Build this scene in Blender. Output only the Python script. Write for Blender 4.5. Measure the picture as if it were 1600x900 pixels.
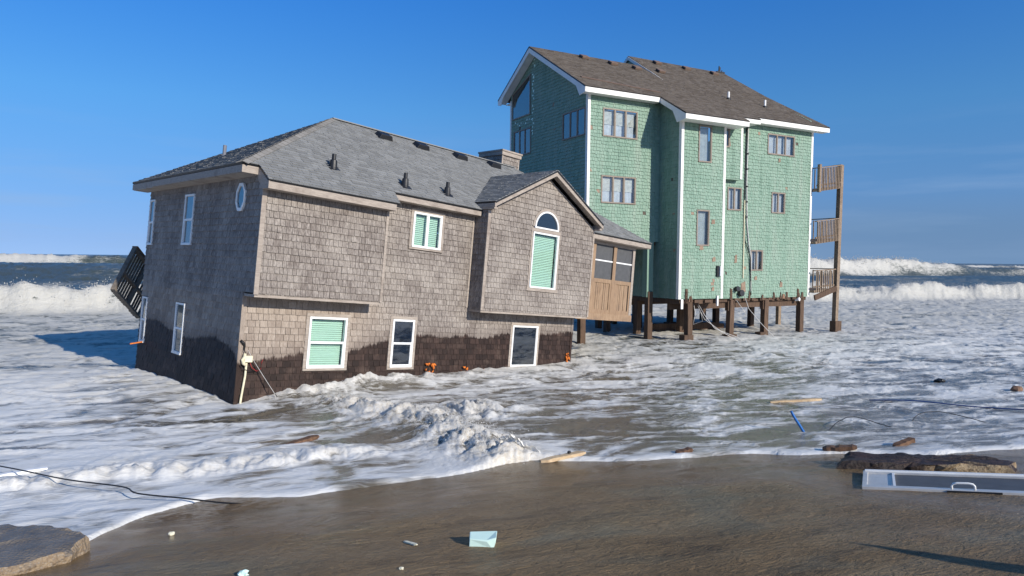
import bpy, math, random
import numpy as np
from mathutils import Matrix, Vector, Euler

random.seed(7)
for o in list(bpy.data.objects):
    bpy.data.objects.remove(o)
scene = bpy.context.scene
COL = scene.collection
R = math.radians

# ------------------------------------------------------------------ camera
PITCH, ROLL = R(2.443), R(0.585)
cam_d = bpy.data.cameras.new('camera')
cam_d.lens = 24.264
cam_d.sensor_width = 36
cam_d.clip_start = 0.05
cam_d.clip_end = 30000
cam = bpy.data.objects.new('camera', cam_d)
COL.objects.link(cam)
fw = Vector((0, math.cos(PITCH), -math.sin(PITCH)))
rt = Vector((1, 0, 0))
dn = Vector((0, -math.sin(PITCH), -math.cos(PITCH)))
rt2 = rt * math.cos(ROLL) - dn * math.sin(ROLL)
dn2 = rt * math.sin(ROLL) + dn * math.cos(ROLL)
cm = Matrix((rt2, -dn2, -fw)).transposed().to_4x4()
cm.translation = Vector((0, 0, 3.4))
cam.matrix_world = cm
scene.camera = cam

# ------------------------------------------------------------------ sky, sun, exposure
SUN_AZ, SUN_EL = R(133), R(25)
world = bpy.data.worlds.new('World')
scene.world = world
world.use_nodes = True
wn, wl = world.node_tree.nodes, world.node_tree.links
wn.clear()
sky = wn.new('ShaderNodeTexSky')
sky.sky_type = 'NISHITA'
sky.sun_disc = False
sky.sun_elevation = SUN_EL
sky.sun_rotation = SUN_AZ
sky.altitude = 0
sky.air_density = 1.0
sky.dust_density = 0.3
sky.ozone_density = 2.5
# thin bands of low cloud near the horizon
tc = wn.new('ShaderNodeTexCoord')
mp = wn.new('ShaderNodeMapping')
mp.inputs['Scale'].default_value = (1.6, 1.6, 16)
cn = wn.new('ShaderNodeTexNoise')
cn.inputs['Scale'].default_value = 2.2
cn.inputs['Detail'].default_value = 7
cn.inputs['Roughness'].default_value = 0.55
cr = wn.new('ShaderNodeMapRange')
cr.inputs[1].default_value = 0.5
cr.inputs[2].default_value = 0.72
sep = wn.new('ShaderNodeSeparateXYZ')
hr = wn.new('ShaderNodeMapRange')
hr.inputs[1].default_value = 0.2
hr.inputs[2].default_value = 0.02
hr.inputs[3].default_value = 0.0
hr.inputs[4].default_value = 0.42
mul = wn.new('ShaderNodeMath')
mul.operation = 'MULTIPLY'
mixs = wn.new('ShaderNodeMix')
mixs.data_type = 'RGBA'
mixs.inputs[7].default_value = (2.2, 3.2, 4.8, 1)
hs = wn.new('ShaderNodeHueSaturation')
hs.inputs['Saturation'].default_value = 1.33
bg = wn.new('ShaderNodeBackground')
bg.inputs['Strength'].default_value = 0.15
wo = wn.new('ShaderNodeOutputWorld')
wl.new(tc.outputs['Generated'], mp.inputs['Vector'])
wl.new(mp.outputs[0], cn.inputs['Vector'])
wl.new(cn.outputs['Fac'], cr.inputs[0])
wl.new(tc.outputs['Generated'], sep.inputs[0])
wl.new(sep.outputs['Z'], hr.inputs[0])
wl.new(cr.outputs[0], mul.inputs[0])
wl.new(hr.outputs[0], mul.inputs[1])
# look a little above each direction, so the clear air keeps its blue down to the sea
va = wn.new('ShaderNodeVectorMath')
va.operation = 'MULTIPLY_ADD'
va.inputs[1].default_value = (1, 1, 0.75)
va.inputs[2].default_value = (0, 0, 0.16)
vn = wn.new('ShaderNodeVectorMath')
vn.operation = 'NORMALIZE'
wl.new(tc.outputs['Generated'], va.inputs[0])
wl.new(va.outputs[0], vn.inputs[0])
wl.new(vn.outputs[0], sky.inputs['Vector'])
wl.new(sky.outputs[0], hs.inputs['Color'])
ramp = wn.new('ShaderNodeValToRGB')
re_ = ramp.color_ramp.elements
re_[0].position, re_[0].color = 0.02, (0.96, 0.70, 0.76, 1)
re_[1].position, re_[1].color = 0.36, (0.60, 0.87, 1.20, 1)
e_ = ramp.color_ramp.elements.new(0.2)
e_.color = (0.92, 0.96, 1.03, 1)
e2_ = ramp.color_ramp.elements.new(0.8)
e2_.color = (0.9, 0.95, 1.0, 1)
wl.new(sep.outputs['Z'], ramp.inputs[0])
tone = wn.new('ShaderNodeMix')
tone.data_type = 'RGBA'
tone.blend_type = 'MULTIPLY'
tone.inputs[0].default_value = 1.0
wl.new(hs.outputs[0], tone.inputs[6])
wl.new(ramp.outputs[0], tone.inputs[7])
wl.new(tone.outputs[2], mixs.inputs[6])
wl.new(mul.outputs[0], mixs.inputs[0])
# a low bank of distant cloud on the right, pale haze on the left
bank = wn.new('ShaderNodeMapRange')
bank.interpolation_type = 'SMOOTHSTEP'
bank.inputs[1].default_value = 0.12
bank.inputs[2].default_value = 0.5
bn = wn.new('ShaderNodeMath')
bn.operation = 'MULTIPLY_ADD'
bn.inputs[1].default_value = 0.35
wl.new(cn.outputs['Fac'], bn.inputs[0])
wl.new(sep.outputs['X'], bn.inputs[2])
bsub = wn.new('ShaderNodeMath')
bsub.operation = 'SUBTRACT'
bsub.inputs[1].default_value = 0.17
wl.new(bn.outputs[0], bsub.inputs[0])
wl.new(bsub.outputs[0], bank.inputs[0])
bel = wn.new('ShaderNodeMapRange')
bel.interpolation_type = 'SMOOTHSTEP'
bel.inputs[1].default_value = 0.10
bel.inputs[2].default_value = 0.035
bel.inputs[4].default_value = 0.62
wl.new(sep.outputs['Z'], bel.inputs[0])
bm_ = wn.new('ShaderNodeMath')
bm_.operation = 'MULTIPLY'
wl.new(bank.outputs[0], bm_.inputs[0])
wl.new(bel.outputs[0], bm_.inputs[1])
mixb = wn.new('ShaderNodeMix')
mixb.data_type = 'RGBA'
mixb.inputs[7].default_value = (0.95, 1.75, 2.95, 1)
wl.new(bm_.outputs[0], mixb.inputs[0])
wl.new(mixs.outputs[2], mixb.inputs[6])
wl.new(mixb.outputs[2], bg.inputs['Color'])
wl.new(bg.outputs[0], wo.inputs['Surface'])

sun_d = bpy.data.lights.new('sun', 'SUN')
sun_d.energy = 5.0
sun_d.angle = R(0.5)
sun_d.color = (1.0, 0.93, 0.82)
sun = bpy.data.objects.new('sun', sun_d)
COL.objects.link(sun)
sd = Vector((math.sin(SUN_AZ) * math.cos(SUN_EL), math.cos(SUN_AZ) * math.cos(SUN_EL), math.sin(SUN_EL)))
sun.rotation_euler = sd.to_track_quat('Z', 'Y').to_euler()
sun.location = sd * 60

scene.view_settings.view_transform = 'Standard'
scene.view_settings.look = 'None'
scene.view_settings.exposure = 0.0
scene.view_settings.gamma = 1.0
scene.view_settings.use_curve_mapping = False
scene.render.engine = 'CYCLES'
scene.cycles.use_denoising = True
scene.cycles.max_bounces = 6
scene.cycles.transparent_max_bounces = 12

# ------------------------------------------------------------------ small node helpers
class NT:
    """a material's node tree with short calls"""
    def __init__(s, name):
        s.m = bpy.data.materials.new(name)
        s.m.use_nodes = True
        s.n, s.l = s.m.node_tree.nodes, s.m.node_tree.links
        s.bsdf = s.n['Principled BSDF']
        s.out = s.n['Material Output']
    def node(s, t, **kw):
        n = s.n.new(t)
        for k, v in kw.items():
            setattr(n, k, v)
        return n
    def put(s, sock, v):
        if isinstance(v, bpy.types.NodeSocket):
            s.l.new(v, sock)
        elif v is not None:
            sock.default_value = v
    def math(s, op, a, b=None, c=None, clamp=False):
        n = s.node('ShaderNodeMath', operation=op, use_clamp=clamp)
        s.put(n.inputs[0], a); s.put(n.inputs[1], b); s.put(n.inputs[2], c)
        return n.outputs[0]
    def vmath(s, op, a, b=None):
        n = s.node('ShaderNodeVectorMath', operation=op)
        s.put(n.inputs[0], a); s.put(n.inputs[1], b)
        return n.outputs[0]
    def rng(s, v, a, b, c=0.0, d=1.0, smooth=False):
        n = s.node('ShaderNodeMapRange')
        if smooth:
            n.interpolation_type = 'SMOOTHSTEP'
        s.put(n.inputs[0], v)
        for i, x in enumerate((a, b, c, d)):
            s.put(n.inputs[i + 1], x)
        return n.outputs[0]
    def mix(s, f, a, b, mode='MIX'):
        n = s.node('ShaderNodeMix', data_type='RGBA', blend_type=mode)
        s.put(n.inputs[0], f)
        s.put(n.inputs[6], a if not isinstance(a, tuple) else (*a, 1)[:4])
        s.put(n.inputs[7], b if not isinstance(b, tuple) else (*b, 1)[:4])
        return n.outputs[2]
    def noise(s, vec, scale, detail=4, rough=0.55, dist=0.0, col=False):
        n = s.node('ShaderNodeTexNoise')
        s.put(n.inputs['Vector'], vec)
        s.put(n.inputs['Scale'], scale)
        n.inputs['Detail'].default_value = detail
        n.inputs['Roughness'].default_value = rough
        n.inputs['Distortion'].default_value = dist
        return n.outputs['Color' if col else 'Fac']
    def mapping(s, vec, scale=(1, 1, 1), rot=(0, 0, 0), loc=(0, 0, 0)):
        n = s.node('ShaderNodeMapping')
        s.put(n.inputs['Vector'], vec)
        n.inputs['Scale'].default_value = scale
        n.inputs['Rotation'].default_value = rot
        n.inputs['Location'].default_value = loc
        return n.outputs[0]
    def pos(s):
        return s.node('ShaderNodeNewGeometry').outputs['Position']
    def objco(s, ob=None):
        n = s.node('ShaderNodeTexCoord')
        if ob:
            n.object = ob
        return n.outputs['Object']
    def attr(s, name):
        return s.node('ShaderNodeAttribute', attribute_name=name).outputs['Fac']
    def rnd(s):
        """0..1 value of one piece: stored on joined pieces, the object's own random on single ones"""
        a = s.node('ShaderNodeAttribute', attribute_name='rnd').outputs['Fac']
        o = s.node('ShaderNodeObjectInfo').outputs['Random']
        return s.math('FRACT', s.math('ADD', a, o))
    def xyz(s, v):
        n = s.node('ShaderNodeSeparateXYZ')
        s.put(n.inputs[0], v)
        return n.outputs
    def bump(s, h, strength=0.3, dist=0.02):
        n = s.node('ShaderNodeBump')
        n.inputs['Strength'].default_value = strength
        n.inputs['Distance'].default_value = dist
        s.put(n.inputs['Height'], h)
        s.l.new(n.outputs[0], s.bsdf.inputs['Normal'])
    def fin(s, color=None, rough=None, metal=None, spec=None):
        s.put(s.bsdf.inputs['Base Color'], color if not isinstance(color, tuple) else (*color, 1)[:4])
        s.put(s.bsdf.inputs['Roughness'], rough)
        s.put(s.bsdf.inputs['Metallic'], metal)
        s.put(s.bsdf.inputs['Specular IOR Level'], spec)
        return s.m

# ------------------------------------------------------------------ mesh helpers
OFF = {}
def vec(p):
    return p if isinstance(p, Vector) else Vector(p)

class MB:
    def __init__(s):
        s.v, s.f, s.r = [], [], []
    def add(s, vs, fs, r=0.0):
        b = len(s.v)
        s.v += [tuple(x) for x in vs]
        s.f += [tuple(i + b for i in f) for f in fs]
        s.r += [r] * len(vs)
        return s
    def box(s, o, ex, ey, ez, r=0.0):
        o, ex, ey, ez = vec(o), vec(ex), vec(ey), vec(ez)
        vs = [o, o + ex, o + ex + ey, o + ey, o + ez, o + ex + ez, o + ex + ey + ez, o + ey + ez]
        fs = [(0, 3, 2, 1), (4, 5, 6, 7), (0, 1, 5, 4), (1, 2, 6, 5), (2, 3, 7, 6), (3, 0, 4, 7)]
        if ex.cross(ey).dot(ez) < 0:
            fs = [f[::-1] for f in fs]
        return s.add(vs, fs, r)
    def span(s, p, q, r=0.0):
        """axis-aligned box between two corners"""
        return s.box(p, (q[0] - p[0], 0, 0), (0, q[1] - p[1], 0), (0, 0, q[2] - p[2]), r)
    def bar(s, p, q, w, h, up=(0, 0, 1), r=0.0):
        p, q = vec(p), vec(q)
        d = (q - p)
        side = d.cross(vec(up)).normalized()
        upv = side.cross(d).normalized()
        return s.box(p - side * w / 2 - upv * h / 2, d, side * w, upv * h, r)
    def prism(s, poly, dvec, r=0.0):
        """polygon of 3d points pushed along dvec"""
        n = len(poly)
        d = vec(dvec)
        vs = [vec(p) for p in poly] + [vec(p) + d for p in poly]
        fs = [tuple(range(n))[::-1], tuple(range(n, 2 * n))] + [(i, (i + 1) % n, n + (i + 1) % n, n + i) for i in range(n)]
        nn = Vector((0, 0, 0))
        for i in range(n):
            nn += vec(poly[i]).cross(vec(poly[(i + 1) % n]))
        if nn.dot(d) < 0:
            fs = [f[::-1] for f in fs]
        return s.add(vs, fs, r)
    def tube(s, pts, rad, n=7, r=0.0):
        pts = [vec(p) for p in pts]
        vs, fs = [], []
        up = Vector((0.31, 0.2, 0.93)).normalized()
        for i, p in enumerate(pts):
            d = (pts[min(i + 1, len(pts) - 1)] - pts[max(i - 1, 0)]).normalized()
            a = d.cross(up).normalized()
            b = d.cross(a)
            rr = rad[i] if isinstance(rad, (list, tuple)) else rad
            for k in range(n):
                t = 2 * math.pi * k / n
                vs.append(p + (a * math.cos(t) + b * math.sin(t)) * rr)
        for i in range(len(pts) - 1):
            for k in range(n):
                fs.append((i * n + k, i * n + (k + 1) % n, (i + 1) * n + (k + 1) % n, (i + 1) * n + k))
        fs.append(tuple(range(n))[::-1])
        fs.append(tuple(range((len(pts) - 1) * n, len(pts) * n)))
        return s.add(vs, fs, r)
    def build(s, name, mat, parent=None, smooth=False, bevel=0.0):
        me = bpy.data.meshes.new(name)
        off = Vector((0, 0, 0))
        if parent is not None:
            off = OFF.get(parent.name, off)
        me.from_pydata([tuple(vec(p) - off) for p in s.v], [], s.f)
        a = me.attributes.new('rnd', 'FLOAT', 'POINT')
        a.data.foreach_set('value', s.r)
        me.materials.append(mat)
        if smooth:
            me.polygons.foreach_set('use_smooth', [True] * len(me.polygons))
        me.update()
        o = bpy.data.objects.new(name, me)
        COL.objects.link(o)
        if parent is not None:
            o.parent = parent
            OFF[o.name] = off
        if bevel:
            b = o.modifiers.new('bevel', 'BEVEL')
            b.width = bevel
            b.segments = 2
            b.limit_method = 'ANGLE'
        return o

def tag(o, label=None, cat=None, group=None, kind=None):
    if label: o['label'] = label
    if cat: o['category'] = cat
    if group: o['group'] = group
    if kind: o['kind'] = kind
    elif cat: o['kind'] = 'thing'
    return o

def empty(name, mat4, label, cat, group=None):
    o = bpy.data.objects.new(name, None)
    o.empty_display_size = 0.3
    COL.objects.link(o)
    o.matrix_world = mat4
    return tag(o, label, cat, group)

# ---- 2d polygon tools for cladding
def clip(poly, conv):
    """Sutherland-Hodgman: poly by counter-clockwise convex polygon"""
    out = poly
    for i in range(len(conv)):
        a, b = conv[i], conv[(i + 1) % len(conv)]
        ex, ey = b[0] - a[0], b[1] - a[1]
        inp, out = out, []
        for j in range(len(inp)):
            p, q = inp[j], inp[(j + 1) % len(inp)]
            dp = ex * (p[1] - a[1]) - ey * (p[0] - a[0])
            dq = ex * (q[1] - a[1]) - ey * (q[0] - a[0])
            if dp >= 0:
                out.append(p)
            if (dp >= 0) != (dq >= 0):
                t = dp / (dp - dq)
                out.append((p[0] + (q[0] - p[0]) * t, p[1] + (q[1] - p[1]) * t))
        if len(out) < 3:
            return []
    return out
def area(p):
    return 0.5 * sum(p[i][0] * p[(i + 1) % len(p)][1] - p[(i + 1) % len(p)][0] * p[i][1] for i in range(len(p)))
def ccw(p):
    return p if area(p) > 0 else p[::-1]
def subtract(rects, hole):
    res = []
    hx0, hx1, hy0, hy1 = hole
    for x0, x1, y0, y1 in rects:
        if hx0 >= x1 or hx1 <= x0 or hy0 >= y1 or hy1 <= y0:
            res.append((x0, x1, y0, y1)); continue
        if y0 < hy0: res.append((x0, x1, y0, hy0))
        if y1 > hy1: res.append((x0, x1, hy1, y1))
        a, b = max(y0, hy0), min(y1, hy1)
        if x0 < hx0: res.append((x0, hx0, a, b))
        if x1 > hx1: res.append((hx1, x1, a, b))
    return res

class Plane:
    """a flat face: origin, x axis, y axis (in the thing's own axes); n points outward"""
    def __init__(s, o, ex, ey):
        s.o, s.ex, s.ey = vec(o), vec(ex).normalized(), vec(ey).normalized()
        s.n = s.ex.cross(s.ey)
    def at(s, x, y, d=0.0):
        return s.o + s.ex * x + s.ey * y + s.n * d

def sheet(pl, polys, holes, thick=0.06, depth=0.0):
    """sheathing of a wall with its openings, as slabs"""
    mb = MB()
    for poly in polys:
        poly = ccw(poly)
        xs, ys = [p[0] for p in poly], [p[1] for p in poly]
        rects = [(min(xs), max(xs), min(ys), max(ys))]
        for h in holes:
            rects = subtract(rects, h)
        for x0, x1, y0, y1 in rects:
            c = clip([(x0, y0), (x1, y0), (x1, y1), (x0, y1)], poly)
            if len(c) > 2 and area(c) > 1e-5:
                mb.prism([pl.at(x, y, depth) for x, y in c], pl.n * -thick)
    return mb

def clad(pl, polys, holes, h, wmin, wmax, jag=0.006, gap=0.009, tb=0.026, tt=0.003, seed=1, ybase=0.0, single=None, mb=None, missing=0.0):
    """shingles on a wall: whole ones that could stand alone go to `single`, the rest to mb"""
    rn = random.Random(seed)
    mb = mb or MB()
    for poly in polys:
        poly = ccw(poly)
        xs, ys = [p[0] for p in poly], [p[1] for p in poly]
        X0, X1, Y0, Y1 = min(xs), max(xs), min(ys), max(ys)
        k0 = math.floor((Y0 - ybase) / h)
        k1 = math.ceil((Y1 - ybase) / h)
        for k in range(k0, k1):
            x = X0 - rn.uniform(0, wmax)
            while x < X1:
                w = rn.uniform(wmin, wmax)
                j = rn.uniform(-jag, jag)
                yb, yt = ybase + k * h + j, ybase + (k + 1) * h + 0.012
                xa, xb = x + gap / 2, x + w - gap / 2
                x += w
                if missing and rn.random() < missing:
                    continue
                d0 = tb + rn.uniform(-0.003, 0.007)
                rv = rn.random()
                full = (xa, xb, yb, yt)
                rects = [full]
                for ho in holes:
                    rects = subtract(rects, ho)
                for rc in rects:
                    q = [(rc[0], rc[2]), (rc[1], rc[2]), (rc[1], rc[3]), (rc[0], rc[3])]
                    c = clip(q, poly)
                    if len(c) < 3 or area(c) < 4e-4:
                        continue
                    if single is not None and rc == full and abs(area(c) - (xb - xa) * (yt - yb)) < 1e-6:
                        single.append((pl, xa, xb, yb, yt, d0, tt, rv, mb))
                        continue
                    put_shingle(mb, pl, c, yb, yt, d0, tt, rv)
    return mb
def put_shingle(mb, pl, c, yb, yt, d0, tt, rv):
    n = len(c)
    vs = [pl.at(x, y, d0 + (tt - d0) * (y - yb) / (yt - yb)) for x, y in c] + [pl.at(x, y, 0.0005) for x, y in c]
    fs = [tuple(range(n))] + [(i, n + i, n + (i + 1) % n, (i + 1) % n) for i in range(n)]
    mb.add(vs, fs, rv)

# ------------------------------------------------------------------ where the two houses stand
def rot3(rx, ry, rz):
    return (Matrix.Rotation(rz, 3, 'Z') @ Matrix.Rotation(ry, 3, 'Y') @ Matrix.Rotation(rx, 3, 'X'))
GM = rot3(R(0.615), R(5.249), R(44.623)).to_4x4()
GM.translation = Vector((-6.332, 15.672, 0.056))
grey = empty('shingled_house', GM, 'weathered grey shingled house, tilted and sunk into the surf, with dark wet lower walls', 'house')
SM = Matrix.Rotation(R(27.941), 4, 'Z')
S0 = Vector((22.0, 26.0, 0.0))
SM.translation = (Matrix.Rotation(R(27.941), 3, 'Z') @ S0)
green = empty('stilt_house', SM, 'tall mint green shingled house standing on brown timber piles in the sea', 'house')
OFF[green.name] = S0

# ------------------------------------------------------------------ materials
def curve_node(nt, x, pts):
    n = nt.node('ShaderNodeFloatCurve')
    c = n.mapping.curves[0]
    while len(c.points) > 2:
        c.points.remove(c.points[1])
    c.points[0].location = pts[0]
    c.points[1].location = pts[-1]
    for p in pts[1:-1]:
        c.points.new(*p)
    n.mapping.update()
    nt.put(n.inputs['Value'], x)
    return n.outputs[0]

def siding_mat():
    nt = NT('weathered_cedar')
    P = nt.objco(grey)
    x, y, z = nt.xyz(P)
    r = nt.rnd()
    grain = nt.noise(nt.mapping(P, (22, 22, 2.2)), 1.6, 5, 0.65)
    blot = nt.noise(P, 1.1, 4, 0.6)
    fine = nt.noise(nt.mapping(P, (60, 60, 10)), 1.5, 3, 0.6)
    base = nt.mix(r, (0.285, 0.248, 0.218), (0.43, 0.383, 0.34))
    base = nt.mix(nt.rng(grain, 0.38, 0.66), nt.mix(0.72, base, (0.10, 0.08, 0.068)), base)
    base = nt.mix(nt.rng(blot, 0.42, 0.7, 0, 0.5), base, (0.50, 0.45, 0.39))
    base = nt.mix(nt.rng(fine, 0.3, 0.58, 0.6, 0), base, (0.07, 0.055, 0.05))
    # the lower shingles took less weather: warmer tan on the sunny wall under the jetty
    tan = nt.math('MULTIPLY', nt.rng(z, 2.5, 2.3), nt.rng(x, 4.6, 2.6, 0, 0.38))
    base = nt.mix(tan, base, nt.mix(r, (0.33, 0.25, 0.185), (0.47, 0.37, 0.28)))
    # wet line left by the surf
    F = [(0.01, 0.90), (0.43, 0.97), (1.05, 1.03), (1.55, 1.10), (2.88, 1.19), (3.45, 1.34), (4.06, 1.49), (4.99, 1.65),
         (6.15, 1.60), (6.64, 1.68), (7.42, 1.60), (8.63, 1.79), (10.12, 1.78), (11.25, 1.87), (12, 1.90)]
    L = [(0, 0.95), (0.3, 1.12), (0.86, 1.28), (1.64, 1.34), (2.2, 1.28), (2.89, 1.2), (3.8, 1.16), (4.72, 1.3), (5.92, 1.42), (7.2, 1.2)]
    cf = curve_node(nt, nt.math('DIVIDE', x, 12.0), [(a / 12, c / 3) for a, c in F])
    cl = curve_node(nt, nt.math('DIVIDE', y, 7.2), [(a / 7.2, c / 3) for a, c in L])
    side = nt.math('LESS_THAN', x, -0.004)
    thr = nt.math('MULTIPLY', nt.math('ADD', nt.math('MULTIPLY', cl, side), nt.math('MULTIPLY', cf, nt.math('SUBTRACT', 1.0, side))), 3.0)
    wob = nt.math('MULTIPLY', nt.math('SUBTRACT', nt.noise(nt.mapping(P, (1, 1, 0.25)), 5.5, 5, 0.7), 0.5), 0.34)
    drip = nt.math('MULTIPLY', nt.math('SUBTRACT', nt.noise(nt.mapping(P, (26, 26, 1.2)), 1.3, 2), 0.5), 0.16)
    wet = nt.rng(nt.math('ADD', nt.math('ADD', nt.math('SUBTRACT', thr, z), wob), drip), -0.03, 0.03)
    dark = nt.mix(r, (0.024, 0.014, 0.011), (0.062, 0.037, 0.029))
    dark = nt.mix(nt.rng(grain, 0.4, 0.65), nt.mix(0.5, dark, (0.012, 0.009, 0.008)), dark)
    damp = nt.rng(nt.math('ADD', nt.math('ADD', nt.math('SUBTRACT', thr, z), wob), nt.math('MULTIPLY', drip, 2.0)), -0.34, 0.0, 0.0, 0.5)
    base = nt.mix(damp, base, (0.13, 0.10, 0.085))
    wetcol = nt.mix(nt.rng(nt.noise(P, 2.5, 3), 0.55, 0.75, 0, 0.5), dark, (0.13, 0.09, 0.07))
    # splash film dries unevenly
    col = nt.mix(wet, base, wetcol)
    nt.bump(nt.math('ADD', grain, fine), 0.35, 0.006)
    return nt.fin(col, nt.rng(wet, 0, 1, 0.85, 0.6), 0, 0.2)
M_cedar = siding_mat()

def board_mat(name, c0, c1, stain=(0.1, 0.075, 0.06), ob=None, sc=(9, 9, 9)):
    nt = NT(name)
    P = nt.objco(ob)
    g = nt.noise(nt.mapping(P, sc), 1.4, 5, 0.65, 0.4)
    b = nt.noise(P, 2.3, 4, 0.6)
    c = nt.mix(nt.rng(g, 0.3, 0.7), c0, c1)
    c = nt.mix(nt.rng(b, 0.52, 0.72, 0, 0.55), c, stain)
    c = nt.mix(nt.math('MULTIPLY', nt.rnd(), 0.3), c, c0)
    nt.bump(g, 0.25, 0.006)
    return nt.fin(c, 0.8, 0, 0.3)
M_trim = board_mat('weathered_trim', (0.27, 0.225, 0.19), (0.46, 0.40, 0.335), (0.14, 0.105, 0.085), grey, (3, 9, 22))
M_porch = board_mat('porch_timber', (0.22, 0.140, 0.085), (0.40, 0.28, 0.18), (0.19, 0.135, 0.10), grey, (20, 20, 2.5))
M_pile = board_mat('pile_timber', (0.065, 0.040, 0.027), (0.155, 0.097, 0.062), (0.035, 0.025, 0.02), None, (12, 12, 1.2))
M_deck = board_mat('deck_timber', (0.17, 0.125, 0.09), (0.36, 0.27, 0.19), (0.1, 0.075, 0.055), None, (8, 8, 8))
M_olddeck = board_mat('old_deck_timber', (0.12, 0.10, 0.08), (0.28, 0.235, 0.185), (0.08, 0.065, 0.05), None, (8, 8, 8))
M_raw = board_mat('raw_board', (0.45, 0.32, 0.19), (0.66, 0.52, 0.34), (0.3, 0.2, 0.12), None, (14, 14, 14))
M_redwood = board_mat('wet_red_wood', (0.085, 0.048, 0.03), (0.22, 0.125, 0.075), (0.06, 0.03, 0.02), None, (14, 14, 14))

def plain(name, c, rough=0.5, metal=0.0, spec=0.4, var=0.15, sc=6.0):
    nt = NT(name)
    n = nt.noise(nt.objco(), sc, 5, 0.6)
    col = nt.mix(nt.rng(n, 0.3, 0.7), tuple(x * (1 - var) for x in c), tuple(min(1, x * (1 + var)) for x in c))
    return nt.fin(col, rough, metal, spec)
M_white = plain('white_vinyl', (0.78, 0.78, 0.76), 0.4, var=0.04)
M_whitepaint = plain('white_paint', (0.80, 0.78, 0.73), 0.55, var=0.06, sc=3)
M_sash = plain('brown_window_frame', (0.25, 0.205, 0.165), 0.6)
M_black = plain('black_plastic', (0.016, 0.017, 0.02), 0.45)
M_rubber = plain('black_cable', (0.012, 0.012, 0.013), 0.5)
M_pvc = plain('grey_pipe', (0.16, 0.17, 0.2), 0.5)
M_cream = plain('cream_plastic', (0.72, 0.66, 0.46), 0.5)
M_blue = plain('blue_pipe', (0.012, 0.13, 0.42), 0.4)
M_alum = plain('aluminium', (0.62, 0.60, 0.56), 0.38, 0.35, var=0.1)
M_screen = plain('screen_mesh', (0.085, 0.086, 0.088), 0.6)
M_foamblk = plain('mint_foam_board', (0.62, 0.82, 0.73), 0.8, spec=0.2, var=0.06)
M_shell = plain('shell_white', (0.75, 0.70, 0.52), 0.6)
M_orange = plain('orange_insulation', (0.62, 0.17, 0.025), 0.85, var=0.35, sc=14)
M_rust = plain('rusty_wood', (0.20, 0.115, 0.07), 0.8, var=0.4)
M_patch = plain('bare_wood', (0.27, 0.19, 0.135), 0.85, var=0.3)
M_dark = plain('dark_interior', (0.03, 0.03, 0.032), 0.9)
M_curtain = plain('pale_curtain', (0.62, 0.60, 0.58), 0.85, var=0.12)
M_copper = plain('copper_flashing', (0.17, 0.115, 0.085), 0.6)
M_sheath = plain('sheathing', (0.10, 0.08, 0.065), 0.9)
M_wire = plain('white_wire', (0.55, 0.53, 0.5), 0.5)
M_redwire = plain('red_wire', (0.35, 0.03, 0.03), 0.5)

def blind_mat():
    nt = NT('mint_blind')
    return nt.fin((0.52, 0.73, 0.60), 0.6, 0, 0.3)
M_blind = blind_mat()

def glass_mat(name, tint, refl=0.05, bumpy=0.0):
    nt = NT(name)
    tr = nt.node('ShaderNodeBsdfTransparent')
    tr.inputs[0].default_value = (*tint, 1)
    gl = nt.node('ShaderNodeBsdfGlossy')
    gl.inputs['Color'].default_value = (0.9, 0.93, 0.95, 1)
    gl.inputs['Roughness'].default_value = 0.03
    ge = nt.node('ShaderNodeNewGeometry')
    dt = nt.node('ShaderNodeVectorMath', operation='DOT_PRODUCT')
    nt.l.new(ge.outputs['Incoming'], dt.inputs[0])
    nt.l.new(ge.outputs['Normal'], dt.inputs[1])
    fr = nt.math('MULTIPLY_ADD', nt.math('POWER', nt.math('SUBTRACT', 1.0, nt.math('ABSOLUTE', dt.outputs['Value'])), 5.0), 0.9, 0.04)
    if bumpy:
        b = nt.node('ShaderNodeBump')
        b.inputs['Strength'].default_value = bumpy
        b.inputs['Distance'].default_value = 0.05
        nt.l.new(nt.noise(nt.objco(), 1.3, 2), b.inputs['Height'])
        nt.l.new(b.outputs[0], gl.inputs['Normal'])
    fac = nt.math('ADD', fr, refl, clamp=True)
    mx = nt.node('ShaderNodeMixShader')
    nt.l.new(fac, mx.inputs[0])
    nt.l.new(tr.outputs[0], mx.inputs[1])
    nt.l.new(gl.outputs[0], mx.inputs[2])
    nt.l.new(mx.outputs[0], nt.out.inputs['Surface'])
    nt.n.remove(nt.bsdf)
    return nt.m
M_glass = glass_mat('window_glass', (0.93, 0.96, 0.95), 0.03, 0.04)
M_glassd = glass_mat('dark_window_glass', (0.42, 0.47, 0.5), 0.16, 0.06)

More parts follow.
